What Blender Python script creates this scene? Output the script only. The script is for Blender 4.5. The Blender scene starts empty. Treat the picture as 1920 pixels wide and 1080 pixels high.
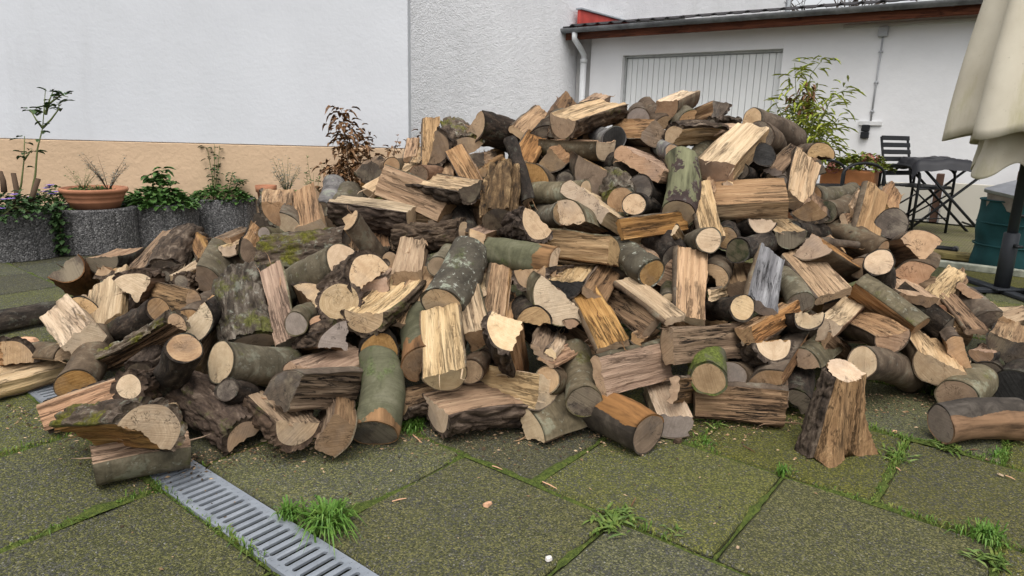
import bpy, bmesh, math, random
import numpy as np
from mathutils import Matrix, Vector

SC = bpy.context.scene
COL = SC.collection
R = math.radians

# ------------------------------------------------------------------ camera, sky, sun, exposure
CAM_H, PITCH, ROLL, FPX = 0.93, 13.4, 1.6, 1280.0
_p, _r = R(PITCH), R(ROLL)
FW = np.array([0, math.cos(_p), -math.sin(_p)])
_up = np.array([0, math.sin(_p), math.cos(_p)])
_rt = np.array([1.0, 0, 0])
IR = _rt * math.cos(_r) + _up * math.sin(_r)
IU = _up * math.cos(_r) - _rt * math.sin(_r)
CAM = np.array([0, 0, CAM_H])
cd = bpy.data.cameras.new('camera')
cd.sensor_width = 36; cd.lens = 36 * FPX / 1920; cd.clip_start = 0.05; cd.clip_end = 500
cam = bpy.data.objects.new('camera', cd); COL.objects.link(cam)
cam.matrix_world = Matrix(((IR[0], IU[0], -FW[0], CAM[0]), (IR[1], IU[1], -FW[1], CAM[1]), (IR[2], IU[2], -FW[2], CAM[2]), (0, 0, 0, 1)))
SC.camera = cam

SUN_EL, SUN_AZ = 62, 8           # high sun behind cloud, in front of the heap
w = bpy.data.worlds.new('World'); SC.world = w; w.use_nodes = True
nt = w.node_tree; bg = nt.nodes['Background']
sky = nt.nodes.new('ShaderNodeTexSky'); sky.sky_type = 'NISHITA'; sky.sun_disc = False
sky.sun_elevation = R(SUN_EL); sky.sun_rotation = R(180 + SUN_AZ); sky.air_density = 1.0; sky.dust_density = 4.0; sky.ozone_density = 1.0
hs = nt.nodes.new('ShaderNodeHueSaturation'); hs.inputs['Saturation'].default_value = 0.14   # grey cloud cover
nt.links.new(sky.outputs[0], hs.inputs['Color']); nt.links.new(hs.outputs[0], bg.inputs['Color'])
bg.inputs['Strength'].default_value = 0.15
sd = bpy.data.lights.new('sun', 'SUN'); sd.energy = 1.2; sd.angle = R(50); sd.color = (1.0, 0.95, 0.88)
sun = bpy.data.objects.new('sun', sd); COL.objects.link(sun)
_d = Vector((math.sin(R(SUN_AZ)) * math.cos(R(SUN_EL)), -math.cos(R(SUN_AZ)) * math.cos(R(SUN_EL)), math.sin(R(SUN_EL))))
sun.rotation_euler = (-_d).to_track_quat('-Z', 'Y').to_euler()
SC.view_settings.view_transform = 'Standard'; SC.view_settings.look = 'None'
SC.view_settings.exposure = 0.45; SC.view_settings.gamma = 1; SC.view_settings.use_curve_mapping = False

# ------------------------------------------------------------------ geometry helpers
def ray(x, y):
    return FW + IR * (x - 960) / FPX - IU * (y - 540) / FPX
def at(x, y, d):
    return CAM + ray(x, y) * d
def ground(x, y, z=0.0):
    v = ray(x, y); return CAM + v * ((z - CAM_H) / v[2])
def on_plane(x, y, p0, n):
    v = ray(x, y); n = np.asarray(n, float); return CAM + v * (np.dot(np.asarray(p0) - CAM, n) / np.dot(v, n))
def nrm(v):
    v = np.asarray(v, float); return v / (np.linalg.norm(v) + 1e-12)

def _hash(ix, iy, iz, seed):
    h = (ix * 374761393 + iy * 668265263 + iz * 2147483647 + seed * 1274126177) & 0xffffffff
    h = ((h ^ (h >> 13)) * 1274126177) & 0xffffffff
    h = (h ^ (h >> 16)) & 0xffffffff
    return h.astype(np.float64) / 4294967295.0 * 2 - 1
def vnoise(p, seed=0):
    p = np.asarray(p, float); i = np.floor(p).astype(np.int64); f = p - i; f = f * f * (3 - 2 * f)
    o = 0
    for a in (0, 1):
        for b in (0, 1):
            for c in (0, 1):
                wgt = (f[..., 0] if a else 1 - f[..., 0]) * (f[..., 1] if b else 1 - f[..., 1]) * (f[..., 2] if c else 1 - f[..., 2])
                o = o + wgt * _hash(i[..., 0] + a, i[..., 1] + b, i[..., 2] + c, seed)
    return o
def fbm(p, seed=0, octv=3):
    o = 0; a = 1.0; p = np.asarray(p, float)
    for k in range(octv):
        o = o + a * vnoise(p * (2.03 ** k), seed + k * 17); a *= 0.5
    return o

class MB:
    """collects shapes, then becomes one mesh object"""
    def __init__(s): s.v = []; s.f = []
    def add(s, vs, fs):
        o = len(s.v); s.v.extend([tuple(float(c) for c in v) for v in vs]); s.f.extend([tuple(i + o for i in f) for f in fs]); return s
    def box(s, c, ex, ey, ez, X=(1, 0, 0), Y=(0, 1, 0), Z=(0, 0, 1), bev=0.0):
        c = np.asarray(c, float); X, Y, Z = map(lambda q: np.asarray(q, float), (X, Y, Z))
        hx, hy, hz = ex / 2, ey / 2, ez / 2; b = min(bev, hx * .9, hy * .9, hz * .9)
        if b <= 0:
            vs = [c + X * hx * i + Y * hy * j + Z * hz * k for k in (-1, 1) for j in (-1, 1) for i in (-1, 1)]
            return s.add(vs, [(0, 2, 3, 1), (4, 5, 7, 6), (0, 1, 5, 4), (2, 6, 7, 3), (0, 4, 6, 2), (1, 3, 7, 5)])
        vs = []
        for z, ins in ((-hz, b), (-hz + b, 0), (hz - b, 0), (hz, b)):
            a, d = hx - ins, hy - ins
            for q in ((-a, -d + b), (-a + b, -d), (a - b, -d), (a, -d + b), (a, d - b), (a - b, d), (-a + b, d), (-a, d - b)):
                vs.append(c + X * q[0] + Y * q[1] + Z * z)
        fs = [tuple(range(7, -1, -1)), tuple(range(24, 32))]
        for k in range(3):
            for i in range(8):
                j = (i + 1) % 8; fs.append((k * 8 + i, k * 8 + j, k * 8 + 8 + j, k * 8 + 8 + i))
        return s.add(vs, fs)
    def tube(s, pts, rad, n=8, caps=True):
        pts = [np.asarray(p, float) for p in pts]; m = len(pts)
        rad = [rad] * m if np.isscalar(rad) else list(rad)
        vs = []; up = None
        for i in range(m):
            t = nrm(pts[min(i + 1, m - 1)] - pts[max(i - 1, 0)])
            if up is None:
                up = np.array([0, 0, 1.]) if abs(t[2]) < .9 else np.array([1., 0, 0])
            a = nrm(np.cross(t, up)); b = np.cross(a, t); up = b
            for k in range(n):
                th = 2 * math.pi * k / n; vs.append(pts[i] + rad[i] * (a * math.cos(th) + b * math.sin(th)))
        fs = [(i * n + k, i * n + (k + 1) % n, (i + 1) * n + (k + 1) % n, (i + 1) * n + k) for i in range(m - 1) for k in range(n)]
        if caps: fs += [tuple(range(n - 1, -1, -1)), tuple((m - 1) * n + k for k in range(n))]
        return s.add(vs, fs)
    def grid(s, V, close_u=False, close_v=False):
        a, b = V.shape[:2]; vs = V.reshape(-1, 3); fs = []
        for i in range(a if close_u else a - 1):
            for j in range(b if close_v else b - 1):
                i2, j2 = (i + 1) % a, (j + 1) % b
                fs.append((i * b + j, i * b + j2, i2 * b + j2, i2 * b + j))
        return s.add(vs, fs)
    def lathe(s, c, prof, n=32, a0=0, a1=2 * math.pi):
        full = abs(a1 - a0 - 2 * math.pi) < 1e-6
        m = n if full else n + 1
        V = np.array([[np.asarray(c) + [r * math.cos(a0 + (a1 - a0) * k / n), r * math.sin(a0 + (a1 - a0) * k / n), z] for k in range(m)] for r, z in prof])
        return s.grid(V, False, full)
    def build(s, name, mat, parent=None, smooth=False, loc=None):
        me = bpy.data.meshes.new(name); me.from_pydata(s.v, [], s.f); me.update()
        if mat: me.materials.append(mat)
        if smooth: me.polygons.foreach_set('use_smooth', [True] * len(me.polygons))
        o = bpy.data.objects.new(name, me); COL.objects.link(o)
        if parent: o.parent = parent
        if loc is not None: o.location = loc
        return o
def leaf_quads(mb, c, d, up, ln, wd, fold=.25, droop=.0):
    """one small folded leaf: base c, direction d"""
    d = nrm(d); sd = nrm(np.cross(d, up)); u = np.cross(sd, d)
    p = [c, c + d * ln * .35 + sd * wd * .5 + u * wd * fold, c + d * ln * .75 + sd * wd * .35 + u * (wd * fold * .8 - droop * ln * .4), c + d * ln - u * droop * ln,
         c + d * ln * .75 - sd * wd * .35 + u * (wd * fold * .8 - droop * ln * .4), c + d * ln * .35 - sd * wd * .5 + u * wd * fold, c + d * ln * .5 - u * droop * ln * .2]
    mb.add(p, [(0, 1, 6), (1, 2, 6), (2, 3, 6), (3, 4, 6), (4, 5, 6), (5, 0, 6)])

def empty(name, loc=(0, 0, 0)):
    o = bpy.data.objects.new(name, None); COL.objects.link(o); o.location = loc; o.empty_display_size = .1; return o
def tag(o, label=None, cat=None, group=None, kind=None):
    if label: o['label'] = label
    if cat: o['category'] = cat
    if group: o['group'] = group
    if kind: o['kind'] = kind
    return o

# ------------------------------------------------------------------ material helpers
class NT:
    def __init__(s, name):
        s.m = bpy.data.materials.new(name); s.m.use_nodes = True; s.t = s.m.node_tree
        s.b = s.t.nodes['Principled BSDF']; s.b.inputs['Roughness'].default_value = .8
        s.b.inputs['Specular IOR Level'].default_value = .25
    def n(s, ty, **kw):
        x = s.t.nodes.new('ShaderNode' + ty)
        for k, v in kw.items():
            if hasattr(x, k): setattr(x, k, v)
            else: x.inputs[k].default_value = v
        return x
    def l(s, a, b): s.t.links.new(a, b)
    def coords(s, scale=(1, 1, 1), rnd=True, src='Object'):
        tc = s.n('TexCoord'); mp = s.n('Mapping'); mp.inputs['Scale'].default_value = scale
        s.l(tc.outputs[src], mp.inputs['Vector'])
        if rnd:
            oi = s.n('ObjectInfo'); ml = s.n('Math', operation='MULTIPLY'); ml.inputs[1].default_value = 37.0
            s.l(oi.outputs['Random'], ml.inputs[0]); cx = s.n('CombineXYZ')
            for k in range(3): s.l(ml.outputs[0], cx.inputs[k])
            s.l(cx.outputs[0], mp.inputs['Location'])
        return mp.outputs[0]
    def noise(s, vec, scale=5, detail=4, rough=.55, dist=0):
        x = s.n('TexNoise'); x.inputs['Scale'].default_value = scale; x.inputs['Detail'].default_value = detail
        x.inputs['Roughness'].default_value = rough; x.inputs['Distortion'].default_value = dist
        if vec is not None: s.l(vec, x.inputs['Vector'])
        return x.outputs[0]
    def voro(s, vec, scale=5, feature='F1', out=0, rnd=1.0):
        x = s.n('TexVoronoi'); x.feature = feature; x.inputs['Scale'].default_value = scale; x.inputs['Randomness'].default_value = rnd
        s.l(vec, x.inputs['Vector']); return x.outputs[out]
    def ramp(s, fac, stops, interp='LINEAR'):
        x = s.n('ValToRGB'); x.color_ramp.interpolation = interp; e = x.color_ramp.elements
        while len(e) > 1: e.remove(e[-1])
        for i, (p, c) in enumerate(stops):
            q = e[0] if i == 0 else e.new(p); q.position = p
            q.color = (*c, 1) if not np.isscalar(c) else (c, c, c, 1)
        s.l(fac, x.inputs[0]); return x.outputs[0]
    def mix(s, fac, a, b, mode='MIX'):
        x = s.n('Mix'); x.data_type = 'RGBA'; x.blend_type = mode
        for val, k in ((fac, 0), (a, 6), (b, 7)):
            if hasattr(val, 'is_linked') or hasattr(val, 'links'): s.l(val, x.inputs[k])
            elif np.isscalar(val): x.inputs[k].default_value = val if k == 0 else (val, val, val, 1)
            else: x.inputs[k].default_value = (*val, 1)
        return x.outputs[2]
    def math(s, op, a, b=None, c=None):
        x = s.n('Math', operation=op)
        for k, val in enumerate((a, b, c)):
            if val is None: continue
            if hasattr(val, 'links'): s.l(val, x.inputs[k])
            else: x.inputs[k].default_value = val
        return x.outputs[0]
    def vary(s, col, lo=.85, hi=1.15, sat=.14, hue=.006):
        oi = s.n('ObjectInfo'); h = s.n('HueSaturation'); s.l(col, h.inputs['Color'])
        def mr(mul, a, b):
            f = s.math('FRACT', s.math('MULTIPLY', oi.outputs['Random'], mul)); return s.math('MULTIPLY_ADD', f, b - a, a)
        s.l(mr(1.0, lo, hi), h.inputs['Value']); s.l(mr(7.31, 1 - sat, 1 + sat), h.inputs['Saturation']); s.l(mr(13.7, .5 - hue, .5 + hue), h.inputs['Hue'])
        return h.outputs[0]
    def bump(s, height, strength=.4, dist=.01, prev=None):
        x = s.n('Bump'); x.inputs['Strength'].default_value = strength; x.inputs['Distance'].default_value = dist
        s.l(height, x.inputs['Height'])
        if prev is not None: s.l(prev, x.inputs['Normal'])
        s.l(x.outputs[0], s.b.inputs['Normal']); return x.outputs[0]
    def done(s, col=None, rough=None, metal=None):
        if col is not None:
            if hasattr(col, 'links'): s.l(col, s.b.inputs['Base Color'])
            else: s.b.inputs['Base Color'].default_value = (*col, 1)
        if rough is not None:
            if hasattr(rough, 'links'): s.l(rough, s.b.inputs['Roughness'])
            else: s.b.inputs['Roughness'].default_value = rough
        if metal is not None: s.b.inputs['Metallic'].default_value = metal
        return s.m
def simple(name, col, rough=.7, metal=0, var=.12, scale=12, bump=0.0, bscale=60):
    t = NT(name); v = t.coords((1, 1, 1)); n = t.noise(v, scale, 5)
    c = t.ramp(n, [(.3, tuple(q * (1 - var) for q in col)), (.7, tuple(min(1, q * (1 + var)) for q in col))])
    if bump: t.bump(t.noise(v, bscale, 4), bump, .004)
    return t.done(c, rough, metal)

# ---- wood
def wood_mat(name, light, mid, dark, vary=(.85, 1.12), grey=0.0, crack=.5):
    t = NT(name)
    v1 = t.coords((2.2, 48, 48)); n1 = t.noise(v1, 1.0, 6, .62, .35)
    col = t.ramp(n1, [(.22, dark), (.36, tuple(.45 * a_ + .55 * b_ for a_, b_ in zip(dark, mid))), (.5, mid), (.64, light), (.82, tuple(min(1, c * 1.08) for c in light))])
    v4 = t.coords((5, 9, 9)); n4 = t.noise(v4, 1.0, 4, .55); col = t.mix(t.ramp(n4, [(.42, 0.0), (.72, .5)]), col, mid)
    vd = t.coords((2.5, 4, 4)); nd = t.noise(vd, 1.0, 5, .65); col = t.mix(t.ramp(nd, [(.54, 0.0), (.72, .5)]), col, tuple(.55 * c + .45 * g_ for c, g_ in zip(dark, (.11, .09, .075))))
    v2 = t.coords((6, 210, 210)); n2 = t.noise(v2, 1.0, 4, .65); col = t.mix(t.ramp(n2, [(.5, 0.0), (.68, .55)]), col, dark)
    # splits along the grain: thin dark lines in patches
    v3 = t.coords((1.5, 30, 30)); n3 = t.noise(v3, 1.0, 9, .62, .8); line = t.math('ABSOLUTE', t.math('SUBTRACT', n3, .5))
    v6 = t.coords((2.6, 55, 55)); n6 = t.noise(v6, 1.0, 8, .6, .6); line2 = t.math('ABSOLUTE', t.math('SUBTRACT', n6, .47))
    msk = t.ramp(t.noise(t.coords((4, 6, 6)), 1.0, 3), [(.47, 0.0), (.56, 1.0)]); msk2 = t.ramp(t.noise(t.coords((6, 9, 9)), 1.0, 3), [(.5, 0.0), (.6, .8)])
    ck = t.math('MAXIMUM', t.math('MULTIPLY', t.ramp(line, [(0.0, 1.0), (.010, .9), (.02, 0.0)]), msk), t.math('MULTIPLY', t.ramp(line2, [(0.0, .9), (.008, .8), (.016, 0.0)]), msk2))
    col = t.mix(t.math('MULTIPLY', ck, min(1.0, crack * 1.15)), col, tuple(c * .2 for c in dark))
    sp = t.voro(t.coords((55, 120, 120)), 1.0); col = t.mix(t.ramp(sp, [(.06, .7), (.14, 0.0)]), col, tuple(c * .35 for c in dark))
    col = t.vary(col, *vary)
    hgt = t.math('ADD', t.math('MULTIPLY', n1, 1.0), t.math('MULTIPLY', n2, .5)); hgt = t.math('SUBTRACT', hgt, t.math('MULTIPLY', ck, .7))
    t.bump(hgt, 1.0, .009)
    return t.done(col, .8)
def end_mat(name, light, dark, crack=.8, saw=.5, ring=.35, vary=(.82, 1.12), blotch=None):
    t = NT(name); tc = t.n('TexCoord'); sx = t.n('SeparateXYZ'); t.l(tc.outputs['Object'], sx.inputs[0])
    y, z = sx.outputs[1], sx.outputs[2]
    vo = t.coords((1, 1, 1)); wob = t.noise(vo, 16, 3)
    rr = t.math('SQRT', t.math('ADD', t.math('POWER', t.math('ABSOLUTE', y), 2.0), t.math('POWER', t.math('ABSOLUTE', z), 2.0)))
    rd = t.math('ADD', rr, t.math('MULTIPLY', wob, .03))
    rings = t.math('SINE', t.math('MULTIPLY', rd, 2 * math.pi / .0075))
    rings2 = t.math('SINE', t.math('MULTIPLY', rd, 2 * math.pi / .021))
    rg = t.math('MULTIPLY_ADD', t.math('ADD', rings, rings2), .25, .5)
    col = t.mix(t.math('MULTIPLY', rg, ring), light, dark)
    hw = t.ramp(t.math('ADD', rr, t.math('MULTIPLY', wob, .05)), [(.035, .55), (.062, 0.0)]); oi = t.n('ObjectInfo')
    hs_ = t.ramp(t.math('FRACT', t.math('MULTIPLY', oi.outputs['Random'], 5.7)), [(.55, 0.0), (.75, 1.0)])
    col = t.mix(t.math('MULTIPLY', hw, hs_), col, tuple(c * .75 for c in dark))                       # darker heartwood in some
    n = t.noise(vo, 26, 7, .7); col = t.mix(t.ramp(n, [(.44, 0.0), (.66, .85)]), col, dark)
    ng = t.noise(t.coords((1, 1, 1)), 7, 5, .6); col = t.mix(t.ramp(ng, [(.52, 0.0), (.7, .6)]), col, tuple(.45 * c + .09 for c in dark))   # grey weathering
    if blotch:
        nb = t.noise(t.coords((1, 1, 1)), 9, 6, .65); col = t.mix(t.ramp(nb, [(.46, 0.0), (.56, .9)]), col, blotch)
    # chainsaw marks run straight across at a random angle
    ra = t.math('MULTIPLY', oi.outputs['Random'], 61.0); cy = t.math('MULTIPLY', y, t.math('COSINE', ra)); cz = t.math('MULTIPLY', z, t.math('SINE', ra)); u_ = t.math('ADD', cy, cz)
    ub = t.n('CombineXYZ'); t.l(t.math('MULTIPLY', u_, 190.0), ub.inputs[0]); t.l(t.math('ADD', ra, t.math('MULTIPLY', wob, 1.2)), ub.inputs[1])
    sw = t.noise(ub.outputs[0], 1.0, 3, .6); col = t.mix(t.math('MULTIPLY', t.ramp(sw, [(.48, 0.0), (.7, 1.0)]), saw), col, dark)
    ang = t.math('ARCTAN2', y, z); ca, sa = t.math('COSINE', ang), t.math('SINE', ang)
    cb = t.n('CombineXYZ'); t.l(ca, cb.inputs[0]); t.l(sa, cb.inputs[1]); t.l(t.math('MULTIPLY_ADD', oi.outputs['Random'], 40.0, t.math('MULTIPLY', rr, 7.0)), cb.inputs[2])
    rn = t.noise(cb.outputs[0], 2.6, 5, .65); ln = t.math('ABSOLUTE', t.math('SUBTRACT', rn, .5))
    rk = t.math('MULTIPLY', t.ramp(ln, [(0.0, 1.0), (.008, .8), (.015, 0.0)]), t.ramp(t.noise(vo, 15, 2), [(.54, 0.0), (.60, crack)]))
    col = t.mix(rk, col, tuple(c * .12 for c in dark))
    sp = t.voro(t.coords((140, 140, 140)), 1.0); col = t.mix(t.ramp(sp, [(.06, .6), (.16, 0.0)]), col, tuple(c * .4 for c in dark))
    col = t.vary(col, *vary)
    t.bump(t.math('ADD', t.math('MULTIPLY', sw, .9), t.math('SUBTRACT', t.math('MULTIPLY', n, .8), t.math('MULTIPLY', rk, .6))), .6, .004)
    return t.done(col, .85)
def bark_mat(name, dark, mid, light, moss=0.0, mosscol=(.10, .13, .02), lichen=0.0, rough=True, peel=None, horiz=False, vary=(.8, 1.2)):
    t = NT(name)
    sc = (13, 42, 42) if rough else (14, 14, 14)
    v = t.coords(sc); n = t.noise(v, 1.0, 7, .65, .6)
    col = t.ramp(n, [(.36, dark), (.52, mid), (.68, light)] if rough else [(.3, dark), (.5, mid), (.72, light)])
    v2 = t.coords((5, 5, 5)); n2 = t.noise(v2, 1.0, 4); col = t.mix(t.ramp(n2, [(.45, 0.0), (.7, .5)]), col, mid)
    if horiz:
        vh = t.coords((130, 10, 10)); nh = t.noise(vh, 1.0, 3); col = t.mix(t.ramp(nh, [(.5, 0.0), (.75, .5)]), col, dark)
    vf = t.coords((90, 90, 90)); nf = t.noise(vf, 1.0, 3); col = t.mix(t.ramp(nf, [(.5, 0.0), (.8, .45)]), col, dark)
    if lichen:
        nl = t.noise(t.coords((13, 13, 13)), 1.0, 6, .7); col = t.mix(t.ramp(nl, [(.56, 0.0), (.62, lichen)]), col, (.33, .36, .27))
        nl2 = t.noise(t.coords((45, 45, 45)), 1.0, 4, .7); col = t.mix(t.ramp(nl2, [(.6, 0.0), (.66, lichen)]), col, (.42, .43, .36))
    if moss:
        nm = t.noise(t.coords((7, 9, 9)), 1.0, 6, .68); nm2 = t.noise(t.coords((120, 120, 120)), 1.0, 3)
        mk = t.ramp(nm, [(.62 - .25 * moss, 0.0), (.72 - .25 * moss, 1.0)])
        mc = t.ramp(nm2, [(.35, tuple(c * .5 for c in mosscol)), (.7, tuple(c * 1.5 for c in mosscol))])
        col = t.mix(mk, col, mc)
    if peel:
        tc = t.n('TexCoord'); sx = t.n('SeparateXYZ'); t.l(tc.outputs['Object'], sx.inputs[0])
        ps_ = peel[6] if len(peel) > 6 else 1.0; pn = t.noise(t.coords((3.5 * ps_, 5 * ps_, 5 * ps_)), 1.0, 6, .6)
        f = t.math('ADD', t.math('MULTIPLY', sx.outputs[peel[5] if len(peel) > 5 else 0], peel[3]), t.math('MULTIPLY', t.math('SUBTRACT', pn, .5), 1.6))
        pk = t.ramp(t.math('ADD', f, .5), [(peel[4], 0.0), (peel[4] + .02, 1.0)])
        vv = t.coords((4, 40, 40)); nn = t.noise(vv, 1.0, 5, .6)
        pc = t.ramp(nn, [(.3, tuple(c * .22 for c in peel[:3])), (.48, tuple(c * .8 for c in peel[:3])), (.72, tuple(min(1, c * 1.25) for c in peel[:3]))])
        col = t.mix(pk, col, pc)
    col = t.vary(col, *vary)
    t.bump(t.math('ADD', n, t.math('MULTIPLY', nf, .5)), .8 if rough else .45, .008 if rough else .004)
    return t.done(col, .88)

WOOD = {
 'p': wood_mat('wood_pale', (.66, .50, .32), (.55, .395, .24), (.30, .19, .10), crack=.36),
 't': wood_mat('wood_tan', (.50, .34, .20), (.39, .25, .14), (.19, .112, .06), crack=.42),
 'o': wood_mat('wood_orange_brown', (.47, .285, .135), (.34, .19, .085), (.125, .062, .028)),
 'w': wood_mat('wood_weathered', (.34, .225, .135), (.215, .135, .08), (.072, .044, .027), crack=.9),
 'k': wood_mat('wood_pinkish', (.53, .36, .24), (.42, .275, .175), (.22, .13, .082), crack=.38),
 'g': wood_mat('wood_silver_grey', (.36, .355, .36), (.20, .195, .20), (.05, .05, .053), crack=1.0),
}
ENDS = {
 'P': end_mat('end_pale', (.64, .485, .32), (.46, .32, .195), saw=.3),
 'Y': end_mat('end_yellow', (.52, .39, .225), (.39, .275, .145), saw=.3),
 'T': end_mat('end_tan', (.48, .33, .20), (.30, .195, .112)),
 'K': end_mat('end_pinkish', (.48, .325, .215), (.33, .21, .135)),
 'O': end_mat('end_orange', (.43, .265, .125), (.235, .13, .056), crack=.8),
 'W': end_mat('end_brown', (.25, .17, .108), (.14, .092, .058)),
 'R': end_mat('end_ringed', (.48, .35, .22), (.31, .21, .12), ring=.75),
 'G': end_mat('end_grey', (.34, .28, .24), (.21, .17, .14)),
 'D': end_mat('end_dark', (.13, .10, .075), (.055, .043, .034), blotch=(.20, .165, .12)),
 'X': end_mat('end_black', (.045, .042, .04), (.015, .014, .013), saw=.8),
 'M': end_mat('end_green_black', (.05, .055, .025), (.02, .02, .012), blotch=(.13, .11, .07)),
}
BARK = {  # (material, thickness, relief, rough)
 's': (bark_mat('bark_smooth_green_grey', (.048, .04, .026), (.118, .097, .062), (.205, .172, .118), moss=.16, mosscol=(.09, .084, .03), lichen=.25, rough=False, horiz=True), .004, .002, False),
 'm': (bark_mat('bark_green_moss', (.06, .055, .035), (.11, .105, .065), (.18, .17, .12), moss=.8, mosscol=(.105, .13, .022), rough=False), .006, .004, False),
 'b': (bark_mat('bark_brown_grey', (.04, .028, .019), (.11, .078, .052), (.20, .15, .103), lichen=.15, rough=False), .004, .0025, False),
 'r': (bark_mat('bark_rough_brown', (.016, .011, .008), (.07, .048, .033), (.20, .15, .108), moss=.05, mosscol=(.08, .085, .025)), .010, .016, True),
 'M': (bark_mat('bark_rough_mossy', (.022, .016, .011), (.085, .063, .044), (.22, .18, .138), moss=.42, mosscol=(.10, .098, .016), lichen=.3), .010, .016, True),
 'd': (bark_mat('bark_dark', (.012, .0095, .0075), (.038, .028, .021), (.092, .069, .05), moss=.08, mosscol=(.045, .048, .018), lichen=.12), .005, .004, False),
 'o': (bark_mat('bark_rust', (.07, .034, .018), (.17, .085, .042), (.27, .155, .085)), .004, .003, False),
 'n': (bark_mat('bark_silver', (.06, .055, .055), (.16, .15, .145), (.30, .285, .27), rough=False, horiz=True, lichen=.4), .004, .002, False),
 'L': (bark_mat('bark_lichen', (.032, .027, .02), (.08, .069, .049), (.145, .128, .092), moss=.12, mosscol=(.075, .08, .035), lichen=.75, rough=False), .006, .005, False),
 'y': (bark_mat('bark_flaking', (.035, .024, .022), (.06, .042, .037), (.10, .068, .055), lichen=.3, rough=False, peel=(.19, .19, .11, .5, .45, 0, 3.4)), .006, .003, False),
 'G': (bark_mat('bark_green_peeling', (.06, .06, .036), (.115, .112, .066), (.175, .165, .11), moss=.22, mosscol=(.095, .115, .045), rough=False, horiz=True, peel=(.29, .16, .075, -4.0, .78)), .004, .002, False),
 'C': (bark_mat('bark_charred_peeling', (.02, .016, .013), (.05, .04, .031), (.12, .10, .08), rough=False, peel=(.27, .145, .07, 13.0, .92, 2, 1.0)), .005, .003, False),
 'E': (bark_mat('bark_strip_on_peeled_log', (.02, .016, .013), (.05, .04, .031), (.12, .10, .08), rough=False, peel=(.235, .125, .055, -16.0, .04, 2)), .005, .003, False),
 'x': (bark_mat('rotten_surface', (.010, .007, .005), (.10, .062, .035), (.34, .235, .14)), .006, .016, True),
}
# ------------------------------------------------------------------ ground, paving, drain
D1 = np.array([math.cos(R(142)), math.sin(R(142)), 0]); D2 = np.array([math.cos(R(52)), math.sin(R(52)), 0]); UP = np.array([0, 0, 1.0])
def ST(s, t, z=0.0): return D1 * s + D2 * t + UP * z

def soil_mat():
    t = NT('soil'); v = t.coords((1, 1, 1), False)
    c = t.ramp(t.noise(v, 60, 5), [(.3, (.012, .013, .008)), (.5, (.03, .034, .016)), (.7, (.05, .055, .022))])
    t.bump(t.noise(v, 200, 3), .6, .01); return t.done(c, .95)
def slab_mat():
    t = NT('exposed_aggregate'); v = t.coords((1, 1, 1), True)
    cell = t.n('TexVoronoi'); cell.inputs['Scale'].default_value = 245; t.l(v, cell.inputs['Vector'])
    sp = t.n('SeparateColor'); t.l(cell.outputs['Color'], sp.inputs[0])
    c = t.ramp(sp.outputs[0], [(0, (.04, .041, .036)), (.4, (.075, .075, .066)), (.8, (.115, .112, .095)), (.96, (.18, .17, .145)), (1, (.36, .35, .31))])
    edge = cell.outputs['Distance']; c = t.mix(t.ramp(edge, [(.35, 0.0), (.75, .7)]), c, (.035, .036, .03))
    geo = t.n('NewGeometry'); big = t.noise(geo.outputs['Position'], 1.9, 5, .6); med = t.noise(v, 15, 5, .65); fine = t.noise(v, 150, 2, .6)
    mk = t.math('ADD', t.math('MULTIPLY', big, .5), t.math('ADD', t.math('MULTIPLY', med, .28), t.math('ADD', t.math('MULTIPLY', fine, .35), t.math('MULTIPLY', sp.outputs[1], .38))))
    sx = t.n('SeparateXYZ'); t.l(geo.outputs['Position'], sx.inputs[0])          # more moss on the right half of the yard
    mk = t.math('ADD', mk, t.math('MULTIPLY', t.math('MINIMUM', t.math('MAXIMUM', sx.outputs[0], -2.5), 1.5), .03))
    mcol = t.ramp(sp.outputs[2], [(0, (.038, .041, .014)), (.45, (.085, .088, .027)), (.8, (.15, .147, .045)), (1, (.22, .205, .075))])
    c = t.mix(t.ramp(mk, [(.56, 0.0), (.78, .92)]), c, mcol)
    c = t.vary(c, .80, 1.16, .22, .012)
    h = t.math('SUBTRACT', t.math('MULTIPLY', med, .3), t.math('MULTIPLY', edge, .6)); t.bump(h, .9, .007)
    return t.done(c, .85)
M_SLAB = slab_mat()
M_MOSS = NT('joint_moss'); _v = M_MOSS.coords((1, 1, 1), False)
_c = M_MOSS.ramp(M_MOSS.noise(_v, 90, 4, .7), [(.3, (.03, .042, .01)), (.5, (.075, .105, .02)), (.7, (.15, .175, .035))]); M_MOSS.bump(M_MOSS.noise(_v, 260, 3), .8, .01); M_MOSS = M_MOSS.done(_c, .95)
def grass_mat(name, a, b, c):
    t = NT(name); v = t.coords((1, 1, 1), True); return t.done(t.ramp(t.noise(v, 45, 2), [(.3, a), (.5, b), (.7, c)]), .55)
M_GRASS = grass_mat('grass', (.045, .11, .014), (.085, .18, .025), (.16, .25, .05))
M_GRASSJ = grass_mat('joint_grass', (.05, .10, .014), (.095, .17, .025), (.20, .21, .05))

g = MB(); g.add([(-60, -20, -.016), (60, -20, -.016), (60, 90, -.016), (-60, 90, -.016)], [(0, 1, 2, 3)])
tag(g.build('ground', soil_mat()), 'dark mossy soil under and between the paving slabs', kind='structure')

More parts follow.
